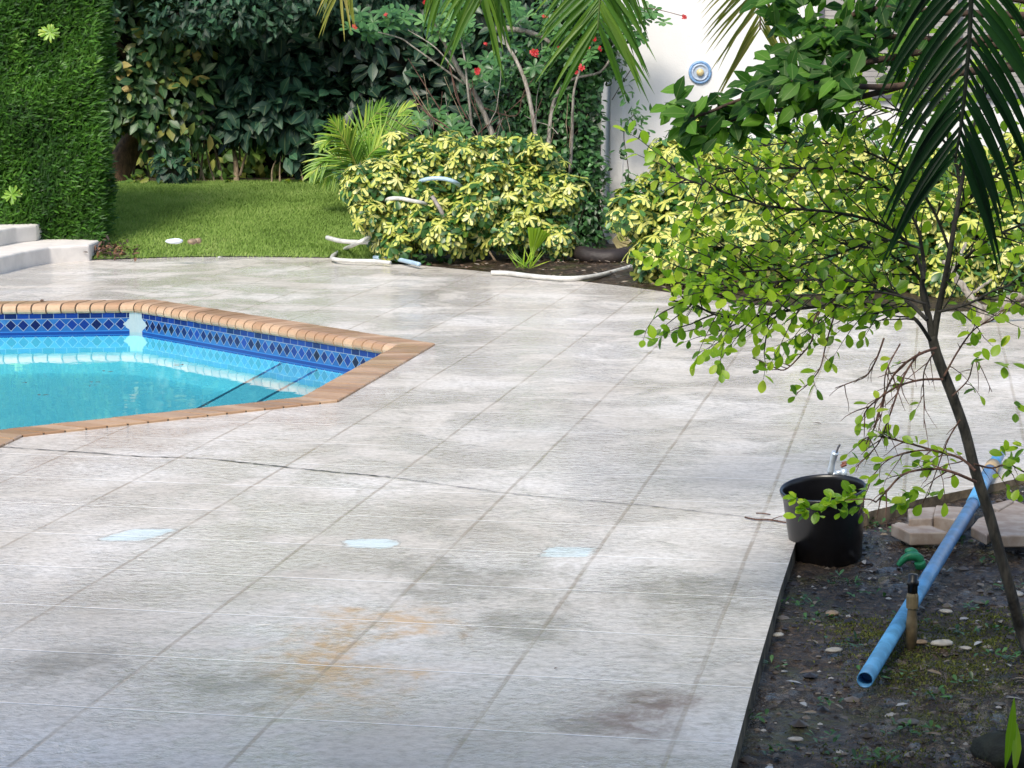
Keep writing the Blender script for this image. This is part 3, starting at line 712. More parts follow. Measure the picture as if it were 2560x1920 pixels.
leafmesh('foliage',[leafcloud(5200,L_,.12,.45,rmin=.2,rand=1.0)],m_big,t)

# potted plants behind the lawn
def blackpot(name,c,r0,r1,hh,lab,catg,tiltM=None,ribs=2,group=None):
    t=empty(name,c,lab,catg,group); M=Matrix.Translation(tuple(map(float,c)))
    if tiltM: M=M@tiltM
    prof=[(0,.0),(r0*.93,.0),(r0,.012),(r0+(r1-r0)*.5,hh*.5),(r0+(r1-r0)*.80,hh*.80),(r1*.975,hh*.84),(r1*.98,hh*.93),(r1*1.03,hh*.94),(r1*1.045,hh*.985),(r1*1.03,hh),(r1*.985,hh),
          (r1*.965,hh*.96),(r1*.945,hh*.93),(r1*.955,hh*.90),(r1*.93,hh*.86),(r1*.94,hh*.83),(r1*.91,hh*.78),(r1*.92,hh*.75),(r0*.96,hh*.4),(r0*.9,.02),(0,.02)]
    b=MB(); b.lathe(prof,M,48); b.build('pot',m_black,t,True); return t,M
t,_=blackpot('plant_pot',D(437,463,28.0)-np.array([0,0,0.02]),.10,.125,.24,'black nursery pot on the lawn crest behind the grass','plant pot')
leafmesh('plant',[leafcloud(110,[(tuple(D(437,415,28)),(.25,.2,.2))],.15,.5,rmin=.2)],m_big,t)
b=MB(); b.tube([D(437,445,28),D(440,400,28)],.012); b.build('stem',m_btan,t)

# low leafy plants with sunlit leaves at the lawn crest
for (px,nL,lab) in [((335,455),16,'few bright yellow green leaves at the foot of the leaning trunk'),((575,452),9,'small bright leaves beside the thick pale stem'),((735,458),8,'small bright leaves under the darkest shrub')]:
    c=D(*px,28.1); o=leafmesh('seedling',[leafcloud(nL*2,[(tuple(c),(.16,.1,.07))],.11,.5,rmin=.1)],m_sunl); tag(o,lab,'seedlings',kind='stuff')

# ---------------- palm frond builder ----------------
def frond(pts,nl,Lf,mat,parent,normal,name='frond',rr=(.012,.003),width=.028,ang=.75,grav=.5,start=.12,rmat=None,seed=0,jit=.12,sides=(-1,1),pw=1.0):
    r=np.random.default_rng(seed); pts=smoothp(pts,8); pts=np.array(pts); n=len(pts)
    b=MB(); b.tube(pts,np.linspace(rr[0],rr[1],n),6); fo=b.build(name,rmat or m_btan,parent,True)
    sl=np.r_[0,np.cumsum(np.linalg.norm(np.diff(pts,axis=0),axis=1))]; tot=sl[-1]
    V=[];Fc=[];U=[];Rn=[]
    N=np.array(normal,float); N/=np.linalg.norm(N)
    for s_ in sides:
        for i in range(nl):
            t=start+(1-start)*((i+.5*(s_>0)+r.uniform(-.15,.15)+.2)/nl)**pw; t=min(max(t,0),.999)
            p=np.array([np.interp(t*tot,sl,pts[:,k]) for k in range(3)]); q=np.array([np.interp(min(t*tot+.03,tot),sl,pts[:,k])-np.interp(max(t*tot-.03,0),sl,pts[:,k]) for k in range(3)])
            T=q/(np.linalg.norm(q)+1e-9); Sd=np.cross(T,N)*s_; Sd/=np.linalg.norm(Sd)+1e-9
            a=ang*(1-.55*t**2)+r.uniform(-jit,jit); d=Sd*math.sin(a)+T*math.cos(a)+N*r.uniform(-.12,.12); d/=np.linalg.norm(d)
            L=Lf(t)*r.uniform(.88,1.08); K=6; base=len(V); rn=r.random(); W=width*r.uniform(.85,1.1)
            for k in range(K+1):
                u=k/K; w_=W*(.35+2.2*u)*(1 if u<.25 else 1)*1. if u<.25 else W*.9*(1-((u-.25)/.75)**1.7)+W*.02
                wd_=np.cross(d,N); wd_/=np.linalg.norm(wd_)+1e-9
                V+= [p+wd_*w_/2+N*w_*.18, p-N*w_*.12, p-wd_*w_/2+N*w_*.18]; U+=[(0,u),(.5,u),(1,u)]; Rn+=[rn]*3
                p=p+d*L/K; d=d+np.array([0,0,-1])*grav/K*(.4+1.2*u)+r.normal(size=3)*.012; d/=np.linalg.norm(d)
            for k in range(K):
                a0=base+3*k; Fc+=[(a0,a0+1,a0+4,a0+3),(a0+1,a0+2,a0+5,a0+4)]
    mesh('leaflets',V,np.array(Fc),mat,fo if parent is not None else fo,uv=U,rnd=Rn)
    return fo

# small arching palm beside the variegated shrub
c=D(905,478,25.2); pc=empty('small_palm',c,'small yellow green arching palm left of the variegated shrub','palm')
cc=D(905,452,25.2)
for i,(mid_,tip) in enumerate([((860,350),(835,305)),((830,390),(775,440)),((905,330),(960,262)),((960,340),(1050,300)),((975,380),(1070,395)),((845,340),(800,365)),((930,380),(1000,330)),((860,410),(800,455)),((900,360),(1030,262))]):
    dd=25.2+random.uniform(-.35,.25)
    frond([cc,(cc+D(*mid_,dd))/2+np.array([0,0,.03]),D(*mid_,dd),D(*tip,dd-.1)],22,lambda t: .30*math.sin(math.pi*(.15+.8*t))+.05,m_areca,pc,(0,-.8,.55),rr=(.011,.003),width=.028,ang=.85,grav=.55,start=.2,rmat=simple('areca_stalk',(.35,.36,.08),.5),seed=i)

# ---------------- variegated shrubs ----------------
def clump(lobes,k=6,f=.42,seed=1):
    q=np.random.default_rng(seed); out=[]
    for c,a in lobes:
        out.append((c,tuple(np.array(a)*.82)))
        for _ in range(k):
            d=q.normal(size=3); d/=np.linalg.norm(d); d[1]=-abs(d[1]); ff=f*q.uniform(.6,1.25)
            out.append((tuple(np.array(c)+d*np.array(a)*q.uniform(.75,1.12)),tuple(np.array([1,1,.9])*np.mean(a)*ff)))
    return out
def varshrub(lab,c,lobes,n,stp,zm=None,g='variegated yellow and green shrubs',L=.098,extra=None,ck=.5):
    t=empty('variegated_shrub',c,lab,'shrub',g); core('dark_core',lobes,ck,m_core,t); lobes=clump(lobes,7,.4,int(abs(c[0])*100))
    leafmesh('foliage',[rosettes(int(n*1.7),lobes,L,8,.52,rmin=.6,zmin=zm,tilt=-.05,up=.75,var=.3)],m_var,t)
    leafmesh('green_foliage',[leafcloud(int(n*2.4),lobes,.085,.5,rmin=.5,tm=T_OB)],m_green,t)
    for a,b_,r in stp: stems('stem',[(a,b_)],r,m_btan,t)
    return t
zb=lambda v: (lambda x,y: v+.05*np.sin(x*6))
varshrub('left variegated yellow and green shrub with hose looped through it',(-1.05,22.9,.05),
  [((-1.12,22.85,.42),(.52,.45,.32)),((-1.25,22.95,.86),(.42,.4,.30)),((-.85,22.8,.33),(.45,.4,.27)),((-1.0,23.05,1.05),(.35,.3,.22)),((-.72,23.0,.95),(.35,.3,.28))],560,
  [(G(1120,610,.04),D(1060,540,22.8),.014),(G(1000,600,.1),D(985,520,22.9),.012)],zb(.1))
varshrub('right variegated yellow and green shrub with tallest yellow tips before the house corner',(-.1,22.8,.05),
  [((-.38,22.75,.45),(.48,.42,.38)),((0.08,22.7,.65),(.50,.42,.42)),((.10,22.6,.36),(.5,.4,.25)),((-.25,22.95,1.05),(.42,.35,.28)),((.42,22.75,.78),(.26,.3,.22)),((.25,22.7,.35),(.34,.3,.22)),((.28,22.9,1.0),(.35,.3,.22))],860,
  [(G(1240,655,.02),D(1190,560,22.6),.014),(G(1300,650,.02),D(1290,520,22.6),.014),(G(1410,640,.02),D(1460,520,22.6),.012)],zb(.1))
big=[('front left variegated yellow shrub hugging the deck edge right of the house corner',(1.75,20.8,0),
   [((1.70,20.6,.45),(.58,.55,.48)),((1.75,20.9,.95),(.55,.5,.38)),((2.05,20.4,.4),(.6,.6,.42)),((1.56,20.9,.8),(.34,.36,.4)),((2.3,20.7,.95),(.55,.5,.35))],1500),
 ('middle variegated yellow shrub below the overhanging leafy branch',(2.9,19.9,0),
   [((2.6,19.7,.4),(.62,.6,.42)),((3.0,20.1,.9),(.6,.5,.42)),((3.3,19.6,.4),(.6,.6,.42)),((2.6,20.3,1.0),(.5,.4,.33))],1300),
 ('far right variegated yellow shrub behind the dark palm frond',(4.2,19.8,0),
   [((3.95,19.6,.45),(.6,.6,.45)),((4.4,19.8,.85),(.6,.5,.42)),((4.7,19.4,.4),(.7,.6,.42)),((3.8,20.0,.95),(.5,.4,.33))],1200)]
for lab,c,lobes,n in big:
    varshrub(lab,c,lobes,n,[((c[0]-.3,c[1]-.2,0),(c[0]-.35,c[1]-.3,.5),.015),((c[0]+.3,c[1]-.2,0),(c[0]+.2,c[1]-.2,.6),.015)],None)
# grey green bush behind them
t=empty('grey_green_bush',(2.7,22.8,0),'grey green small leaved bush against the white wall behind the yellow shrubs','shrub')
L_=[((2.6,22.9,.9),(.75,.45,.62)),((3.4,22.9,.85),(.7,.45,.55)),((2.1,22.9,.95),(.45,.4,.45))]
core('dark_core',L_,.5,m_core,t); leafmesh('foliage',[leafcloud(3600,L_,.085,.42,rmin=.55,rand=1,down=0)],m_glau,t)
stems('stem',[((2.6,22.9,0),(2.6,22.9,.8)),((3.3,22.9,0),(3.4,22.9,.8))],.02,m_bgrey,t)

# ---------------- red flowered shrub and corner vine ----------------
rs=empty('red_flowered_shrub',G(1260,560,.05)+np.array([0,1,0]),'bare branched shrub with red flowers and pale grey limbs above the yellow shrubs','shrub')
DB=23.9
br=[([(1262,480),(1250,395),(1225,320),(1190,240),(1150,180),(1120,120),(1085,60),(1070,-20)],.036,m_bgrey),
    ([(1185,480),(1182,380),(1178,300),(1170,230),(1162,150),(1150,90)],.018,m_bgrey),
    ([(1345,400),(1335,310),(1315,210),(1290,150),(1262,100),(1250,40),(1240,-20)],.026,m_bgrey),
    ([(1368,420),(1372,350),(1380,270),(1405,215),(1440,195),(1500,180),(1530,140)],.024,m_bgrey),
    ([(1425,430),(1430,340),(1432,270),(1440,205),(1490,60)],.02,m_bgrey),
    ([(1200,440),(1130,330),(1070,285),(1035,235),(1025,215)],.010,m_bred),
    ([(1165,380),(1110,290),(1060,210),(1020,145)],.009,m_bred),
    ([(1160,210),(1100,165),(1030,115),(1000,95),(945,80)],.012,m_bgrey),
    ([(1140,180),(1090,120),(1020,75)],.009,m_bgrey),
    ([(1180,360),(1210,320),(1280,270),(1330,220)],.008,m_bred),
    ([(1150,260),(1130,190),(1110,130)],.008,m_bred),([(1170,300),(1140,240),(1125,160)],.008,m_bred),
    ([(1200,300),(1175,230),(1215,190),(1260,150)],.008,m_bred),([(1210,270),(1290,290),(1310,230),(1370,150)],.007,m_bred),
    ([(1190,410),(1130,340),(1085,300),(1040,230)],.008,m_btan),([(1240,70),(1300,75),(1350,90),(1380,110)],.035,m_bgrey),
    ([(1190,400),(1205,330),(1190,270),(1180,200)],.007,m_bred)]
for i,(pp,r,mt) in enumerate(br):
    pts=smoothp([D(x,y,DB+.15*math.sin(i*2.1+j*.6)) for j,(x,y) in enumerate(pp)],4); b=MB(); b.tube(pts,np.linspace(r,r*.5,len(pts)),7); b.build('branch',mt,rs,True)
for _ in range(26):
    x=random.uniform(1040,1430); y=random.uniform(330,420); a=random.gauss(-.1,.35); L=random.uniform(90,240); q=[D(x,y,DB+random.uniform(-.2,.2))]
    dd_=DB+random.uniform(-.3,.2)
    for k in range(5): x+=math.sin(a)*L/5; y-=math.cos(a)*L/5; a+=random.gauss(0,.22); q.append(D(x,y,dd_))
    b=MB(); b.tube(smoothp(q,2),np.linspace(.006,.0025,11),5); b.build('twig',random.choice((m_bred,m_btan,m_bgrey)),rs,True)
cl=[(925,60),(960,45),(990,40),(1000,60),(940,75),(905,62),(1010,35),(1120,25),(1075,80),(1090,70),(1140,60),(1150,90),(1180,70),(1200,165),(1225,170),(1240,150),(1215,190),(1330,60),(1360,50),(1400,70),(1460,80),(1370,140),(1440,150),(1480,140),(1500,100),(1520,60),(1340,165),(1095,300),(1130,310),(1110,340),(1160,330),(1070,300),(1120,360),(1300,30),(1420,20),(1480,20),(1550,40),(1560,80),(1600,50),(1640,40),(1590,100),(1290,90)]
Pc=[];Nc=[]
for (x,y) in cl:
    for _ in range(3): Pc.append(D(x+random.gauss(0,14),y+random.gauss(0,12),DB+random.uniform(-.25,.25))); Nc.append((random.gauss(0,.3),-.6,.7))
leafmesh('foliage',[rosettes(0,None,.12,7,.42,P=np.array(Pc),N=np.array(Nc))],m_jat,rs)
Pr=[(1337,135,13),(1194,180,11),(1470,95,9),(1455,170,10),(965,38,7),(888,67,7),(1060,5,8),(1486,100,6),(1440,180,7),(1362,40,6),(1500,120,6),(1215,110,5),(1400,120,6),(1548,60,5),(1390,30,5),(1470,118,6),(1710,43,7)]
for x,y,r in Pr:
    c=D(x,y,DB-.3) if x<1650 else D(x,y,DB-.1)
    b=leafmesh('flower',[rosettes(0,None,r*.0028,6,.55,P=np.array([c+rng.normal(size=3)*.012*r/8 for _ in range(4)]),N=np.array([(random.gauss(0,.4),-1,.2)]*4))],m_red,rs)
b=MB(); b.tube(smoothp([D(1500,60,DB),D(1600,20,DB),D(1708,40,DB-.1)],5),.004,5); b.build('branch',m_bred,rs)

vt=empty('corner_climber',(.95,24.1,.03),'dense dark small leaved climber on the left corner of the white wall','climber')
L_=[(tuple(D(1410,300,24.3)),(.42,.3,.75)),(tuple(D(1430,440,24.3)),(.38,.3,.5)),(tuple(D(1430,80,24.3)),(.42,.3,.5)),(tuple(D(1340,420,24.4)),(.5,.3,.45)),(tuple(D(1470,540,24.2)),(.22,.25,.4)),(tuple(D(1330,250,24.6)),(.4,.3,.7)),(tuple(D(1490,130,24.3)),(.28,.2,.35))]
core('dark_core',L_,.62,m_core,vt)
leafmesh('foliage',[leafcloud(6500,L_,.085,.5,rmin=.5,rand=1.)],m_green,vt)
bunch=[]
for (x,y,r,n) in [(1590,290,26,26),(1575,320,22,16),(1600,320,18,14),(1560,200,18,14),(1565,230,15,10),(1570,440,16,12),(1565,480,16,12),(1590,520,18,16),(1585,560,16,12),(1560,540,14,12),(1550,380,12,10),(1580,460,14,10),(1610,610,20,14),(1575,590,15,10)]:
    P=np.array([D(x+random.gauss(0,r*.55),y+random.gauss(0,r*.6),24.25+random.uniform(-.1,.1)) for _ in range(n)])
    bunch.append(leafarr(P,rdir(n)+np.array([.2,-.2,-.3]),rdir(n)*.5+np.array([0,-.6,.6]),.075+.03*rng.random(n),.036,T_OB,.2,.15))
leafmesh('trailing_leaves',bunch,m_green,vt)
b=MB()
for pp in [[(1545,620),(1560,540),(1572,440),(1560,330),(1590,280)],[(1540,560),(1590,520),(1600,480)],[(1530,250),(1560,200),(1580,170)],[(1560,600),(1600,610),(1640,600)]]:
    b.tube(smoothp([D(x,y,24.3) for x,y in pp],5),.005,5)
b.build('vine_stem',m_bbrown,vt)
# dead fan leaf, live fan leaf
def fan(name,c,r,a0,a1,n,mat,lab,pleat=.012,stalk=None):
    t=empty(name,c,lab,'palm seedling'); V=[c];Fc=[];U=[(.5,0)];Rn=[.6]
    K=n*2
    for i in range(K+1):
        a=a0+(a1-a0)*i/K; rr=r*(1.0 if i%2 else .93)*random.uniform(.95,1.03)
        V.append(c+np.array([math.cos(a)*rr,(-pleat if i%2 else pleat)*3,math.sin(a)*rr])); U.append((i/K,1)); Rn.append(random.random()*.5+.3)
    Fc=[(0,i+1,i+2) for i in range(K)]
    mesh('fan_leaf',V,np.array(Fc),mat,t,uv=U,rnd=Rn)
    if stalk is not None:
        b=MB(); b.tube([c,(c+stalk)/2+np.array([.01,0,0]),stalk],.006,5); b.build('stalk',mat,t)
    return t
fan('fan_palm_seedling',D(1328,640,22.0),.30,R(48),R(98),7,m_tree,'small green fan palm leaf in front of the right variegated shrub',stalk=G(1312,672,.03))
leafmesh('grass_tuft',[leafarr(np.repeat([G(1312,672,.03)],22,0)+rng.normal(size=(22,3))*[.05,.03,0],np.stack([rng.normal(size=22)*.8,-np.ones(22)*.2,np.ones(22)],1),np.tile([0,-1,.3],(22,1)),.22,.012,T_BROAD,.1,.35)],m_tree)
tag(bpy.data.objects['grass_tuft'],'tuft of green blades at the foot of the small fan palm','grass tuft')
fan('dried_fan_leaf',D(1530,600,23.3),.2,R(-60),R(45),7,simple('dry_fan',(.50,.44,.22),.7),'dried tan fan leaf hanging by the wall foot')

# dark log and hoses
b=MB(); lp=smoothp([D(1425,626,22.5),D(1460,636,22.3),D(1500,645,22.2),D(1545,643,22.2),D(1590,632,22.4),D(1690,616,22.7)],5)
b.tube(lp,np.interp(np.linspace(0,1,len(lp)),[0,.2,.5,1],[.05,.085,.09,.08]),14); o=b.build('fallen_log',m_log,None,True); tag(o,'dark brown curved log lying at the foot of the white wall','log')
def hose(pp,r,mat,lab,z0=.03):
    pts=[(G(p[0],p[1],z0) if len(p)==2 else D(*p)) for p in pp]; pts=smoothp(pts,8)
    b=MB()
    b.tube(pts,r,10); o=b.build('pool_hose',mat,None,True); tag(o,lab,'hose','hoses lying around the variegated shrubs'); return o
hose([(818,594),(850,602),(890,605),(960,606)],.024,m_hose,'short white hose piece lying on the lawn with its cut end to the left',.20)
hose([(925,592,22.6),(895,607,22.4),(855,626),(832,640),(836,648),(880,652),(935,653),(975,657)],.021,m_hose,'white hose bending back at the deck corner of the lawn',.045)
hose([(934,644),(980,646),(1020,654),(1048,661)],.022,m_hoseb,'pale blue hose piece lying along the deck edge',.05)
hose([(1080,490,22.47),(1104,530,22.45),(1112,555,22.47),(1128,590,22.47),(1155,618,22.45),(1185,634),(1210,641)],.021,simple('grimy_hose',(.36,.32,.30),.6,.4,20),'grimy grey hose curving down out of the left variegated shrub',.03)
hose([(955,505,22.75),(975,497,22.47),(1000,496,22.45),(1030,502,22.45),(1058,508,22.5),(1085,520,22.8)],.021,m_hose,'cream hose section crossing the middle of the left variegated shrub')
hose([(1030,462,22.9),(1060,450,22.55),(1085,446,22.5),(1115,448,22.5),(1140,457,22.55),(1165,478,22.85)],.021,m_hoseb,'pale blue hose section near the top of the left variegated shrub')
hose([(1228,682),(1270,683),(1310,688),(1370,694),(1430,696),(1490,690),(1550,675),(1610,657),(1650,648)],.023,m_hose,'long white hose curving along the deck edge toward the wall',.03)

# gnarled grey branch on the right
gb=empty('gnarled_branch',D(2460,800,15.5),'gnarled bare pale grey branch leaning out over the deck at the right','branch')
for pp,r in [([(2445,812),(2462,790),(2490,770),(2530,745),(2570,730),(2640,700),(2760,720)],.05),([(2462,788),(2440,760),(2420,735),(2395,700),(2375,665),(2360,655)],.035),([(2480,772),(2440,765),(2440,745)],.025),([(2470,780),(2500,760),(2530,765),(2560,755)],.022),([(2420,735),(2450,720),(2480,700)],.015),([(2450,805),(2420,840),(2390,880),(2380,930)],.02),([(2380,680),(2400,640),(2420,600)],.018)]:
    pts=smoothp([D(x,y,17.2) for x,y in pp],5); b=MB(); b.tube([p+rng.normal(size=3)*.006 for p in pts],np.linspace(r,r*.5,len(pts)),9); b.build('limb',m_bgrey,gb,True)

# ---------------- near right sapling ----------------
sap=empty('sapling',G(2580,1650,-.07),'thin dark leaning sapling with bright green round leaves beside the blue pipe','tree')
def dS(y): return 7.5
tk=smoothp([G(2592,1665,-.08),D(2556,1590,7.55),D(2530,1490,7.5),D(2502,1392,7.5),D(2472,1282,7.5),D(2438,1177,7.5),D(2413,1080,7.5),D(2385,1000,7.5),D(2358,930,7.5),D(2340,880,7.5),D(2330,840,7.5)],3)
b=MB(); b.tube(tk,np.linspace(.020,.017,len(tk)),10); 
b.tube(smoothp([D(2331,850,7.5),D(2322,790,7.5),D(2305,730,7.5),D(2310,660,7.55),D(2300,600,7.6)],3),np.linspace(.013,.006,13),9)
b.tube(smoothp([D(2334,850,7.5),D(2345,780,7.5),D(2362,700,7.45),D(2380,600,7.4),D(2400,480,7.4),D(2430,330,7.4)],3),np.linspace(.013,.006,16),9)
b.build('trunk',m_bdark,sap,True)
BR=[ # polyline, d, radius, leafiness, twig count
 ([(2325,850),(2290,800),(2240,772),(2150,760),(2000,772),(1880,792),(1800,790),(1730,760),(1680,752)],7.4,.007,1.0,26,'n'),
 ([(2318,800),(2250,740),(2150,705),(2000,700),(1880,715),(1800,745)],7.3,.007,1.0,26,'n'),
 ([(2322,770),(2300,700),(2230,640),(2120,610),(1980,600),(1850,620),(1750,650)],7.6,.007,1.0,30,'n'),
 ([(2310,700),(2280,620),(2200,560),(2080,530),(1920,515),(1780,470),(1690,440)],7.5,.007,1.0,32,'n'),
 ([(2310,650),(2290,560),(2230,480),(2120,430),(1980,420),(1850,425),(1760,445)],7.6,.006,1.0,32,'n'),
 ([(2372,620),(2330,520),(2260,430),(2150,375),(2020,355),(1900,365)],7.7,.006,1.,28,'n'),
 ([(2400,480),(2380,380),(2300,300),(2220,270),(2150,260)],7.6,.006,1.,24,'n'),
 ([(2350,740),(2400,660),(2470,600),(2560,560),(2620,550)],7.5,.007,1.,22,'n'),
 ([(2380,560),(2440,480),(2520,420),(2600,380)],7.5,.007,1.,22,'n'),
 ([(2345,780),(2420,760),(2500,720),(2600,700)],7.4,.006,.8,14,'n'),
 ([(2315,760),(2200,730),(2100,735),(1950,740),(1850,760)],7.2,.005,1.,20,'n'),
 ([(2300,620),(2200,600),(2080,640),(1960,670),(1840,680),(1760,690)],7.4,.005,1.,26,'n'),
 ([(2420,350),(2380,230),(2330,150),(2280,110)],7.6,.006,1.,20,'n'),
 ([(2425,340),(2470,220),(2520,120),(2560,60)],7.6,.006,1.,20,'n'),
 ([(2100,740),(2040,790),(2030,850),(2000,890),(1960,925),(1920,910),(1882,895)],7.3,.004,1.3,10,'c'),
 ([(2085,790),(2065,860),(2050,920),(2020,960),(1992,983)],7.25,.003,1.3,6,'c'),
 ([(2340,870),(2290,890),(2240,930),(2210,990),(2190,1060),(2165,1110)],7.3,.005,.12,14,'d'),
 ([(2355,948),(2300,950),(2240,968),(2180,1010),(2160,1035)],7.3,.005,.25,12,'d'),
 ([(2335,880),(2310,930),(2310,1000),(2310,1070)],7.35,.003,.3,8,'d'),
 ([(2210,845),(2190,900),(2165,940),(2130,955),(2088,970)],7.3,.0035,.0,6,'d'),
 ([(2300,880),(2260,940),(2220,1050),(2195,1110),(2140,1168)],7.25,.004,.2,12,'d'),
 ([(2250,860),(2215,930),(2210,1000),(2195,1080)],7.3,.003,.15,10,'d'),
 ([(2438,1177),(2400,1145),(2330,1125),(2260,1105),(2190,1090),(2155,1100)],7.3,.005,.9,14,'d'),
 ([(2440,1205),(2380,1180),(2330,1172),(2260,1185),(2215,1230),(2190,1255)],7.2,.006,.25,10,'d'),
 ([(2190,1255),(2170,1248),(2120,1250),(2070,1258)],7.2,.003,0,1,'d'),
 ([(2330,1125),(2270,1130),(2220,1150),(2190,1180),(2170,1215)],7.2,.003,.8,6,'d'),
 ([(2436,1160),(2480,1170),(2520,1160),(2560,1180),(2620,1200)],7.4,.004,.9,8,'d'),
 ([(2360,940),(2400,870),(2440,820),(2500,790),(2540,740)],7.5,.004,.5,10,'d'),
 ([(2380,990),(2420,950),(2440,900),(2480,980)],7.5,.003,.2,5,'d'),
 ([(2400,1050),(2370,1100),(2340,1180),(2320,1240)],7.35,.003,.35,6,'d'),
]
bb=MB(); LP=[];LD=[];LN=[];LL=[]; BK=[]
def leafpts(p,d,l):
    LP.append(p);LD.append(d);LL.append(l);LN.append(np.array([random.gauss(0,.35),-.45+random.gauss(0,.3),.9]))
for pp,d,r,lf,nt_,kind in BR:
    pts=smoothp([D(x,y,d+.06*math.sin(j*1.7+x)) for j,(x,y) in enumerate(pp)],5); b=MB(); b.tube(pts,np.linspace(r,r*.4,len(pts)),6)
    pts=np.array(pts); n=len(pts)
    for k in range(nt_):
        i=min(n-2,int((.12+.88*(k+random.random()*.8)/nt_)*(n-1))); T=pts[i+1]-pts[i]; T/=np.linalg.norm(T)+1e-9
        if kind=='n': L=random.uniform(.10,.30)
        elif kind=='c': L=random.uniform(.02,.06)
        else: L=random.uniform(.03,.13)
        sdn=random.choice((-1,1)); v=np.cross(T,[0,1,0])*sdn
        dr=T*.75+v*random.uniform(.3,.9)+np.array([0,random.uniform(-.5,.5),random.uniform(-.25,.1)]); 
        if kind=='d': dr=T*.7+v*random.uniform(.2,.7)+np.array([0,random.uniform(-.3,.3),-.25])
        dr/=np.linalg.norm(dr); p=pts[i].copy(); q=[p.copy()]; steps=5
        for s_ in range(steps):
            dr=dr+rng.normal(size=3)*.12+np.array([0,0,-.07 if kind=='d' else -.015]); dr/=np.linalg.norm(dr); p=p+dr*L/steps; q.append(p.copy())
        b.tube(q,np.linspace(r*.38+.0006,.0007,len(q)),4,False)
        if lf>0:
            nl=max(1,int(L/.034*min(lf,1.)))
            if kind=='d' and random.random()>lf: nl=0
            for j in range(nl):
                t=(j+.6)/nl; pj=q[0]+(0) ; idx=t*(len(q)-1); i0=int(idx); i0=min(i0,len(q)-2); pj=q[i0]+(q[i0+1]-q[i0])*(idx-i0)
                sd_=np.cross(dr,[0,1,0])*(1 if j%2 else -1); ld=dr*.5+sd_*.8+rng.normal(size=3)*.35
                leafpts(pj,ld,random.uniform(.028,.056))
            if nl: leafpts(q[-1],dr,random.uniform(.03,.052))
    bb.v,bb.f=bb.v,bb.f
    b.build('branch',m_bdark if kind=='n' else m_bred,sap,False)
for (x,y) in [(1985,1242),(2000,1240),(2010,1245),(1990,1252),(2020,1262),(2005,1272),(2030,1272),(2045,1278),(2060,1268),(2090,1245),(2100,1235),(2110,1255),(2120,1262),(2085,1260),(2130,1240),(2095,1268),(2135,1222),(2145,1232),(2150,1270),(2000,1280),(2020,1285),(2055,1285),(2148,1268),(2105,1252),(2080,1255),(2070,1245),(2125,1230),(2155,1240),(2100,1280),(2020,1276)]:
    for _ in range(2): leafpts(D(x+random.gauss(0,6),y+random.gauss(0,4),7.2),rng.normal(size=3)*.7+np.array([-.3,-.3,0]),random.uniform(.03,.05))
for (x,y) in [(2250,1250),(2245,1255),(2235,1262),(2260,1240),(2270,1265),(2330,1240),(2520,1130),(2545,1150),(2500,1140),(2530,1170),(2555,1120),(2550,1020),(2450,890),(2500,870),(2470,900),(2510,905),(2440,830),(2420,810)]:
    for _ in range(3): leafpts(D(x+random.gauss(0,10),y+random.gauss(0,7),7.35),rng.normal(size=3)*.7,random.uniform(.035,.055))
leafmesh('foliage',[leafarr(np.array(LP),np.array(LD),np.array(LN),np.array(LL),np.array(LL)*.64,T_RD,.2,.15)],m_tree,sap)

# leafy tree whose big limb reaches in from the right (trunk stands right of the frame)
ot=empty('overhanging_tree',(2.35,7.9,-.05),'leafy limb with large pointed green leaves in front of the house wall','tree')
crown=np.array([2.2,7.7,2.0])
b=MB(); b.tube(smoothp([(2.35,7.9,-.1),(2.3,7.85,1.0),(2.2,7.7,2.0),(2.1,7.5,3.0)],5),np.linspace(.06,.03,16),10); b.build('trunk',m_bbrown,ot,True)
LP=[];LD=[];LN=[];LL=[]
for pp,dd in [([(2560,80),(2400,110),(2250,140),(2100,170),(1980,215),(1850,250),(1740,290),(1690,270)],7.0),
            ([(2560,160),(2350,190),(2200,230),(2050,265),(1900,280),(1800,310),(1720,320)],7.1),
            ([(2560,40),(2350,30),(2200,20),(2080,60),(2000,120),(1920,180)],7.1),
            ([(2560,0),(2350,-30),(2150,-50),(2000,-30),(1950,30)],7.2),
            ([(2560,120),(2350,100),(2200,90),(2100,90),(2050,110)],7.1),
            ([(2400,180),(2250,215),(2120,215),(2030,205),(1940,200)],6.9)]:
    pts=[crown]+smoothp([D(x,y,dd+.05*math.sin(j+x)) for j,(x,y) in enumerate(pp)],6); b=MB(); b.tube(pts,np.linspace(.014,.003,len(pts)),7); b.build('limb',m_bbrown,ot,True)
    pts=np.array(pts[1:])
    for k in range(105):
        i=random.randrange(int(len(pts)*(.45 if pp[0][1]>100 else .25)),len(pts)-1); p=pts[i]+rng.normal(size=3)*[.035,.06,.03]
        v=rng.normal(size=3)*.6+np.array([-.55,-.1,-.35]); LP.append(p);LD.append(v);LL.append(random.uniform(.055,.095));LN.append(np.array([random.gauss(0,.4),-.7,.6]))
leafmesh('foliage',[leafarr(np.array(LP),np.array(LD),np.array(LN),np.array(LL),np.array(LL)*.52,T_PT,.2,.2)],m_tree2,ot)

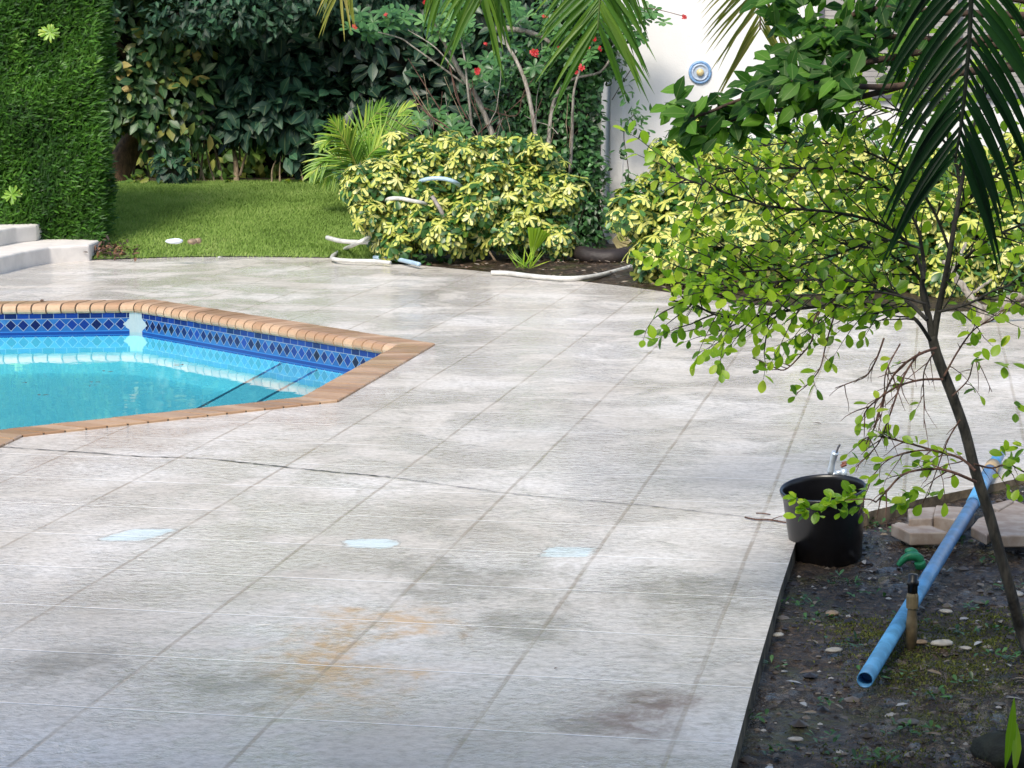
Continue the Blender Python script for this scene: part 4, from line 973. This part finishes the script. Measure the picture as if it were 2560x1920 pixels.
# ---------------- palms with crowns above the frame ----------------
pm=empty('feather_palm',(1.75,4.6,-.05),'dark feather palm frond hanging down at the right edge','palm')
b=MB(); b.tube(smoothp([(1.75,4.6,-.1),(1.8,4.7,1.3),(1.75,4.8,2.7),(1.6,4.9,3.3)],5),np.linspace(.10,.06,16),14); b.build('trunk',m_bgrey,pm,True)
cr=np.array([1.6,4.9,3.3])
m_rach=simple('dark_rachis',(.02,.03,.012),.5)
frond([cr,cr+np.array([-.25,-.02,.25]),D(2440,-750,5.0),D(2432,-350,5.0),D(2428,0,5.0),D(2415,200,5.0),D(2400,330,5.0),D(2388,395,5.0)],70,lambda t:.46*(1-.30*t),m_palm,pm,(0.05,-1,.12),rr=(.010,.003),width=.019,ang=1.2,grav=1.0,start=.30,rmat=m_rach,seed=3,jit=.05)
frond([cr,cr+np.array([.1,-.3,.3]),cr+np.array([.35,-.9,.2]),cr+np.array([.5,-1.4,-.3])],40,lambda t:.5*(1-.35*t),m_palm,pm,(.3,.2,1),rr=(.010,.003),width=.03,start=.25,rmat=m_rach,seed=4)
frond([cr,cr+np.array([.4,.2,.3]),cr+np.array([1.0,.4,.2]),cr+np.array([1.5,.5,-.3])],40,lambda t:.5*(1-.35*t),m_palm,pm,(0,.2,1),rr=(.010,.003),width=.03,start=.25,rmat=m_rach,seed=5)
fp=empty('feather_palm',(2.9,9.4,-.05),'green feather palm fronds hanging from above across the top of the view','palm')
b=MB(); b.tube(smoothp([(2.9,9.4,-.1),(2.95,9.4,1.3),(2.85,9.4,3.2),(2.7,9.3,4.3)],5),np.linspace(.12,.08,16),14); b.build('trunk',m_bgrey,fp,True)
cr=np.array([2.7,9.3,4.3])
fl_=[([(1900,-420),(1640,-340),(1530,-200),(1505,-60),(1494,75)],8.2,m_palm2,.46,.021,1.3,.5,96,.3),
     ([(1700,-420),(1400,-330),(1270,-220),(1225,-120),(1200,10)],8.4,m_palm2,.42,.022,.95,.8,84,.35),
     ([(2100,-300),(1980,-240),(1925,-120),(1905,-20),(1900,75)],9.0,m_palm3,.46,.014,1.15,.35,60,.4),
     ([(1500,-600),(1150,-420),(950,-230),(875,-130),(850,-20)],9.6,m_palm3,.30,.013,.75,.8,84,.5),
     ([(1600,-420),(1300,-330),(1150,-210),(1120,-130),(1112,-50)],8.6,m_palm2,.34,.022,.7,1.1,70,.45)]
for i,(pp,d,mt,L,wd_,ang,gr,nl,st_) in enumerate(fl_):
    pts=[cr,(cr+D(pp[0][0],pp[0][1],d))/2+np.array([0,0,.25])]+[D(x,y,d) for x,y in pp]
    frond(pts,nl,(lambda L:(lambda t:L*(1-.25*t)))(L),mt,fp,(0,-1,.3),rr=(.013,.003),width=wd_,ang=ang,grav=gr,start=st_,rmat=m_btan if mt is m_palm3 else simple('green_rachis',(.10,.16,.04),.5),seed=20+i,pw=.62)

# ---------------- bed objects ----------------
pc_=G(2078,1412,-.085); pc_=np.array([pc_[0],pc_[1]+.13,-.085])
tl=Matrix.Rotation(R(7),4,'X')@Matrix.Rotation(R(-5),4,'Y')
blackpot('nursery_pot',pc_,.148,.174,.315,'empty black nursery pot standing on the soil at the deck corner','plant pot',tl)
fc=D(2083,1250,9.3)
fb=empty('garden_tap',(fc[0],9.3,0),'chrome garden tap on a brown riser behind the black pot rim','tap')
def dz(y,d=9.3): return D(2083,y,d)[2]
x0=fc[0]
b=MB(); b.tube([(x0,9.3,-.05),(x0,9.3,dz(1195))],.010,8); b.build('riser',simple('rusty_pipe',(.12,.07,.04),.6),fb)
m_chr=simple('dull_chrome',(.62,.70,.78),.35,.1,5,0,.45)
b=MB(); b.tube([(x0,9.3,dz(1196)),(x0,9.3,dz(1180))],.016,12); b.tube(smoothp([(x0-.012,9.3,dz(1182)),(x0-.010,9.29,dz(1160)),(x0-.004,9.28,dz(1140)),(x0,9.27,dz(1128))],3),[.017,.016,.015,.013,.013,.014,.015,.015,.016,.016],12)
b.tube([(x0+.004,9.3,dz(1183)),(x0+.04,9.3,dz(1180))],.011,10); b.tube([(x0+.042,9.3,dz(1196)),(x0+.042,9.3,dz(1172))],.014,10); b.build('body',m_chr,fb,True)
b=MB(); b.tube(smoothp([(x0+.004,9.27,dz(1130)),(x0+.012,9.27,dz(1116)),(x0+.020,9.27,dz(1108))],3),.0045,6); b.build('lever',simple('dark_lever',(.08,.08,.09),.4),fb)
b=MB(); b.tube([(x0+.03,9.3,dz(1166)),(x0+.052,9.3,dz(1160))],.008,8); b.tube([(x0+.034,9.3,dz(1158)),(x0+.054,9.3,dz(1156))],.006,8); b.build('handle',simple('rust_red_handle',(.22,.06,.03),.5),fb)
# blue pipe
bp=empty('blue_pipe',G(2300,1500,-.05),'long blue plastic pipe lying across the soil toward the deck','pipe')
m_blue=simple('blue_pvc',(.10,.34,.64),.4,.35,14); 
Pa=G(2162,1722,-.045)+np.array([0,0,.03]); Pb=G(2440,1262,.005)+np.array([0,0,.03]); Pd=G(2474,1192,.01)+np.array([0,0,.03])
def hollow(a,c,r,mat,name,parent):
    a=Vector(a);c=Vector(c); q=(c-a).to_track_quat('Z','Y').to_matrix().to_4x4(); L=(c-a).length
    b=MB(); b.lathe([(r*.86,.08),(r*.86,0),(r,0),(r,L),(r*.86,L),(r*.86,L-.08)],Matrix.Translation(a)@q,24); b.lathe([(0,.079),(r*.86,.079)],Matrix.Translation(a)@q,24); return b.build(name,mat,parent,True)
hollow(Pa,Pb,.0275,m_blue,'pipe_length',bp); hollow(Pb-(Pb-Pa)/np.linalg.norm(Pb-Pa)*.12,Pd,.031,m_blue,'socket_pipe',bp)
dp=(Pd-Pa)/np.linalg.norm(Pd-Pa)
hollow(Pd+dp*.0,Pd+dp*.14,.0345,simple('tan_coupling',(.50,.38,.22),.6),'coupling',bp); hollow(Pd+dp*.13,Pd+dp*.42,.0275,m_blue,'pipe_length',bp)
# riser sprinkler
rc=G(2278,1612,-.07); zr=lambda y: D(2278,y,float(rc[1]))[2]
sp_=empty('sprinkler_riser',rc,'upright tan riser with black cap standing beside the blue pipe','sprinkler')
M0=Matrix.Translation((float(rc[0]),float(rc[1]),0))
b=MB(); b.lathe([(0,-.1),(.021,-.1),(.021,zr(1560)),(.017,zr(1530)),(.016,zr(1518))],M0,16); b.build('riser_tube',simple('tan_riser',(.20,.155,.085),.6,.5,20),sp_,True)
b=MB(); b.lathe([(0,zr(1520)),(.021,zr(1520)),(.022,zr(1512)),(.022,zr(1490)),(.018,zr(1482)),(0,zr(1482))],M0,12); b.build('fitting',simple('tan_fitting',(.26,.20,.105),.5,.3,20),sp_)
b=MB(); b.lathe([(0,zr(1484)),(.018,zr(1484)),(.018,zr(1464)),(.022,zr(1462)),(.022,zr(1452)),(.017,zr(1450)),(.017,zr(1436)),(0,zr(1434))],M0,14); b.build('cap',m_black,sp_,True)
# green elbow
m_gr=simple('green_plastic',(.03,.30,.13),.35,.35,40)
ge=empty('green_elbow',G(2275,1420,-.065),'small bright green bent plastic elbow lying on the soil near the pot','pipe fitting')
gd=8.95
b=MB(); b.tube(smoothp([D(2245,1414,gd),D(2262,1396,gd),D(2280,1390,gd),D(2298,1396,gd),D(2300,1412,gd)],5),[.011,.012,.013,.014,.015,.016,.017,.018,.019,.019,.019,.019,.020,.020,.019,.019,.019,.018,.018,.018,.018],12); b.build('elbow',m_gr,ge,True)
b=MB(); b.tube([D(2302,1418,gd),D(2299,1404,gd-.01)],.024,14); b.build('collar',m_gr,ge,True,.004)
b=MB(); b.tube(smoothp([D(2262,1380,gd+.05),D(2280,1378,gd+.05),D(2296,1386,gd+.05)],4),[.006,.012,.014,.015,.016,.015,.013,.009,.006],10); b.build('tab',m_gr,ge,True)
# broken paving slabs
m_pave=simple('tan_paver',(.36,.31,.265),.75,.3,14,.004,c2=(.26,.205,.165))
def r3(x,y): return (1960+x*.27125,1100+y*.27125)
for pl,zt,th,lab,tl_ in [([(985,772),(1165,858),(1520,850),(1300,765)],.0,.055,'tan concrete slab lying nearest the pot',0),
   ([(1140,632),(1150,730),(1370,722),(1400,612)],.03,.05,'small pale slab piece against the deck corner',0),
   ([(1400,600),(1375,702),(1640,742),(1760,622)],.035,.07,'grey tan slab partly under the blue pipe',0),
   ([(1895,690),(1975,885),(2240,880),(2330,640),(2130,552)],.05,.05,'largest pale slab at the right edge behind the sapling trunk',.04),
   ([(1725,800),(1870,880),(1960,800),(1880,690),(1790,720)],.02,.045,'pale slab corner between pipe and sapling trunk',0),
   ([(1880,600),(1980,640),(2120,560),(2080,545)],.06,.05,'narrow grey slab behind the largest pale slab',0)]:
    P=[G(*r3(*p),zt)[:2] for p in pl]
    A_r=sum(P[i][0]*P[(i+1)%len(P)][1]-P[(i+1)%len(P)][0]*P[i][1] for i in range(len(P)))
    if A_r<0: P=P[::-1]
    b=MB(); b.prism(P,zt-th,zt); o=b.build('paving_slab',m_pave,None,bevel=.006); tag(o,lab,'slab','broken slabs in the soil bed')
# pebbles, shells and dead leaves in the bed
def rock(name,c,r,mat,sq=.45,seed=0):
    rr=random.Random(seed); V=[];Fc=[];nu,nv=9,6; a1=rr.random()*6
    for j in range(nv+1):
        for i in range(nu):
            th=math.pi*j/nv;ph=2*math.pi*i/nu;q=r*(1+.16*math.sin(2*ph+a1)+.09*math.sin(3*ph+th*2+a1))
            V.append((c[0]+q*1.25*math.sin(th)*math.cos(ph),c[1]+q*math.sin(th)*math.sin(ph),c[2]+q*sq*math.cos(th)))
    for j in range(nv):
        for i in range(nu): Fc.append((j*nu+i,(j+1)*nu+i,(j+1)*nu+(i+1)%nu,j*nu+(i+1)%nu))
    return mesh(name,V,Fc,mat,None,True)
m_st=[simple('pale_stone',(.40,.39,.36),.6,.3,30),simple('tan_stone',(.30,.22,.14),.6,.4,30),simple('dark_stone',(.10,.10,.095),.5,.4,30),simple('brown_stone',(.10,.06,.04),.6,.4,30)]
big_st=[(2080,1533,20,1,'tan stone lying left of the sprinkler riser'),(2085,1625,20,0,'flat pale stone left of the lower blue pipe'),(1945,1587,16,0,'pale grey stone beside the deck edge'),(2355,1608,26,0,'large whitish stone right of the riser foot'),(2300,1605,18,1,'brown stone touching the riser foot'),(2530,1345,26,1,'pinkish tan stone below the largest slab'),(2540,1300+185,22,0,'whitish stone beside the sapling trunk'),(1990,1848,18,0,'small pale stone near the lower deck edge'),(2270,1805,26,2,'dark green grey stone below the pipe end'),(2365,1528,16,0,'pale broken shell like stone above the mossy patch'),(2450,1505,20,2,'blue grey stone near the sapling trunk'),(2415,1620,14,0,'small white flat stone right of the large whitish stone'),(2500,1760,14,2,'small dark stone at the lower right')]
for i,(x,y,r,mi,lab) in enumerate(big_st):
    c=G(x,y,-.06); o=rock('stone',c,r/5533*c[1]*.85,m_st[mi],.4,i); tag(o,lab,'stone','single stones on the soil')
def inbed(P,m=.02):
    seg=np.array(nearw[1:7][::-1]); yc=nearw[6][1]
    x0=np.where(P[:,1]<=yc,np.interp(P[:,1],ndeep[::-1][:,1],ndeep[::-1][:,0]),np.interp(P[:,1],seg[:,1],seg[:,0]))
    return P[:,0]>x0+m
n=9500; P=np.stack([.5+rng.random(n)*3.0,5.6+rng.random(n)*5.4],1); P=P[inbed(P)]; n=len(P)
Z=bedz(P[:,0],P[:,1]); 
V=[];Fc=[];Rn=[]
ico=[(0,0,.5),(1,0,0),(.3,.95,0),(-.8,.6,0),(-.8,-.6,0),(.3,-.95,0)]
for i in range(n):
    s_=random.uniform(.004,.015)*(2.2 if random.random()<.07 else 1); a=random.random()*6.3; b0=len(V); c,s2=math.cos(a)*s_,math.sin(a)*s_*random.uniform(.5,1)
    for q in ico: V.append((P[i,0]+q[0]*c-q[1]*s2,P[i,1]+q[0]*s2+q[1]*c,Z[i]+q[2]*s_*random.uniform(.6,1.2)+.001)); 
    Rn+=[random.random()]*6
    Fc+=[(b0,b0+k,b0+1+k%5) for k in range(1,6)]
mg=NM('gravel'); rr_=mg.n('ShaderNodeAttribute',attribute_name='rnd').outputs['Fac']
m_gravel=mg.done(mg.bsdf(Base_Color=mg.ramp(rr_,[(0,(.015,.010,.007)),(.7,(.06,.043,.028)),(.93,(.16,.13,.095)),(1,(.38,.37,.34))]),Roughness=.45))
tag(mesh('gravel',V,np.array(Fc),m_gravel,rnd=Rn),'small wet pebbles and crumbs scattered over the dark soil bed','gravel',kind='stuff')
# dead leaves + weeds
n=420; P=np.stack([.6+rng.random(n)*2.6,5.8+rng.random(n)*5],1); P=P[inbed(P,.05)]; n=len(P); P3=np.c_[P,bedz(P[:,0],P[:,1])+.012]
m_dead=leafmat('dead_leaf',[(0,(.035,.02,.012)),(.5,(.10,.06,.035)),(.8,(.22,.17,.11)),(1,(.38,.40,.42))],.45,.05)
a=rng.random(n)*6.3
tag(leafmesh('leaf_litter',[leafarr(P3,np.stack([np.cos(a),np.sin(a),rng.random(n)*.3],1),np.tile([0,0,1],(n,1))+rdir(n)*.35,.03+.035*rng.random(n),.02,T_BROAD,.2,.2)],m_dead),'dead wet leaves scattered over the dark soil bed','leaf litter',kind='stuff')
wp=[(1985,1510),(2150,1465),(2165,1480),(2010,1500),(2050,1545),(2250,1540),(2130,1610),(2300,1560),(2400,1580),(2200,1680),(2240,1690),(1880,1790),(1915,1660),(2250,1820),(2300,1830),(2080,1850),(2500,1570),(2430,1520),(2390,1350),(2480,1350),(2530,1470),(2140,1900),(2180,1890),(2230,1230),(2330,1300),(2480,1640),(2540,1650),(2060,1760),(1960,1880),(2340,1740),(2420,1700),(2200,1330),(2180,1310),(2100,1450),(2480,1400)]
wl_=[]
for x,y in wp:
    c=G(x,y,-.055); k=14; P=np.tile(c,(k,1))+rng.normal(size=(k,3))*[.035,.03,.006]
    wl_.append(leafarr(P,rdir(k)*[1,1,.3]+[0,0,.35],rdir(k)*.3+[0,0,1],.018+.02*rng.random(k),.014,T_OB,.2,.1))
tag(leafmesh('weeds',wl_,m_green),'tiny green weeds sprouting all over the dark soil bed','weeds',kind='stuff')
mossP=[]
for x,y,s_ in [(2430,1610,.14),(2360,1650,.16),(2260,1640,.1),(2200,1590,.12),(2150,1560,.1),(2400,1560,.12),(2500,1600,.1),(2450,1680,.12),(2300,1700,.12),(2520,1540,.1),(2240,1900,.12),(2380,1800,.14)]:
    c=G(x,y,-.06); k=700; q=np.tile(c,(k,1))+rng.normal(size=(k,3))*[s_,s_*1.1,0]; mossP.append(q)
mP=np.concatenate(mossP); mP[:,2]=bedz(mP[:,0],mP[:,1])+.002; k=len(mP)
m_moss=leafmat('moss',[(0,(.03,.045,.006)),(.6,(.08,.10,.012)),(1,(.16,.17,.025))],.8,.2,vein=False)
tag(leafmesh('moss',[leafarr(mP,rdir(k)*[1,1,0]+[0,0,.8],rdir(k),.008+.008*rng.random(k),.005,T_SM,.1,.1)],m_moss),'yellow green moss on the soil around the riser','moss',kind='stuff')
# dark rock and green blade, bottom right
c=G(2500,1900,-.07); o=rock('mossy_rock',c+np.array([.02,0,.02]),.085,simple('dark_mossy_rock',(.022,.026,.016),.8,.6,30,.01),.75,5); tag(o,'dark mossy rock at the bottom right below the green blade','rock')
o=leafmesh('strap_leaf_plant',[leafarr(np.array([G(2512,1925,-.06),G(2535,1935,-.06)]),np.array([[.12,-.1,1],[.10,.2,.6]]),np.array([[.2,-1,.1],[.3,-1,.1]]),np.array([.22,.15]),.032,T_PT,.2,.12)],m_tree); tag(o,'bright green strap leaf rising at the bottom right corner','plant')
# twig at crack end, leaves on deck, litter
b=MB(); 
def r5(x,y): return (1700+x*.422,700+y*.422)
for pp,r in [([(385,1405),(450,1418),(540,1422),(600,1432),(665,1442)],.004),([(540,1420),(565,1410),(600,1398)],.002),([(450,1381),(490,1382),(535,1389)],.003),([(600,1400),(640,1385),(660,1380)],.0015)]:
    b.tube(smoothp([G(*r5(*p),.008) for p in pp],4),r,5)
o=b.build('fallen_twig',m_bred,None); tag(o,'thin brown twig lying on the deck left of the black pot','twig')
def bit(px,py,L,mat,lab,name='fallen_leaf',z=.006,g='bits fallen on the deck',w=.5,catg='leaf'):
    a=random.random()*6.3; o=leafmesh(name,[leafarr(np.array([G(px,py,z)]),np.array([[math.cos(a),math.sin(a),.25]]),np.array([[.1,.1,1]]),L,L*w,T_BROAD,.3,.2,np.array([.6]))],mat); tag(o,lab,catg,g)
m_dl=simple('brown_dry_leaf',(.12,.06,.03),.7); m_gl=simple('fresh_leaf_bit',(.10,.22,.03),.5)
bit(2056,1060,.055,m_dl,'curled brown leaf alone on the deck above the black pot')
bit(1645,1200,.04,m_gl,'narrow green leaf lying on the middle of the deck',w=.25)
bit(102,754,.09,m_dl,'brown leaf on the far left edge of the pool coping',z=.02)
bit(545,645,.09,simple('white_scrap',(.75,.75,.7),.6),'white scrap at the far deck edge below the lawn',catg='scrap')
bit(912,878,.03,m_dl,'tiny dark leaf on the deck right of the coping corner')
bit(768,668,.05,m_dl,'small dark leaf on the far deck below the lawn')
bit(1385,1450+222,.018,m_dl,'tiny dark speck on the deck among the lower slabs')
# pool debris (on the water)
for x,y,s_,lab in [(262,929,.05,'dark sunken leaf below the far tile band'),(228,956,.045,'upper of two tiny dark leaves in the middle of the pool'),(228,965,.035,'lower of two tiny dark leaves in the middle of the pool'),(100,988,.05,'brown leaf cluster in the left part of the pool'),(450,913,.06,'tan leaf floating near the right tile wall'),(60,957,.04,'faint leaf near the left frame edge of the pool')]:
    o=leafmesh('floating_leaf',[leafarr(np.array([G(x,y,WZ+.004)]*2)+rng.normal(size=(2,3))*[.02,.02,0],np.array([[1,.4,.05],[-.3,1,.05]]),np.tile([0,0,1],(2,1)),s_,s_*.5,T_BROAD,.2,.05)],m_dl); tag(o,lab,'leaf','leaves in the pool')
# lawn litter
def blob_(name,px,z,r,mat,sq,lab,catg,g=None,d=None,seed=1):
    c=G(px[0],px[1],z); o=rock(name,c,r,mat,sq,seed); tag(o,lab,catg,g)
blob_('litter_piece',(437,603),.24,.065,simple('white_plastic',(.78,.86,.92),.4,.1),.4,'crumpled whitish blue litter piece lying on the lawn','litter')
blob_('stone',(481,604),.235,.035,m_st[1],.8,'tan stone right of the white litter on the lawn','stone')
blob_('stone',(495,602),.235,.028,m_st[1],.9,'small tan stone farthest right of the lawn litter','stone',seed=3)
# debris heap by the steps
hc=G(262,632,.05); n=330; q=rng.normal(size=(n,3))*[.16,.22,.0]; q[:,2]=np.abs(rng.normal(size=n))*.05*np.exp(-(q[:,0]/.25)**2)
P=hc+q; P[:,2]=np.maximum(P[:,2],hfun(P[:,0],P[:,1])+.0)
o=leafmesh('leaf_heap',[leafarr(P,rdir(n)*[1,1,.5],rdir(n)*.6+[0,0,1],.05+.04*rng.random(n),.03,T_BROAD,.2,.2)],leafmat('heap_leaf',[(0,(.03,.015,.012)),(.7,(.10,.045,.03)),(.93,(.28,.14,.07)),(1,(.10,.14,.45))],.6,.05)); tag(o,'heap of reddish brown dead leaves at the corner of the lower step','leaf heap',kind='stuff')
# mulch chips and leaves in the middle bed
n=900; x=-1.2+rng.random(n)*3.4; y=yedge(x)+.04+rng.random(n)*2.2; P=np.stack([x,y,hfun(x,y)+.012],1); a=rng.random(n)*6.3
o=leafmesh('mulch',[leafarr(P,np.stack([np.cos(a),np.sin(a),rng.random(n)*.3],1),rdir(n)*.4+[0,0,1],.03+.05*rng.random(n),.02,T_BROAD,.1,.1)],leafmat('mulch_chip',[(0,(.05,.03,.02)),(.6,(.14,.08,.05)),(1,(.45,.40,.33))],.8,.05)); tag(o,'dead leaves and chips on the soil under the variegated shrubs','mulch',kind='stuff')
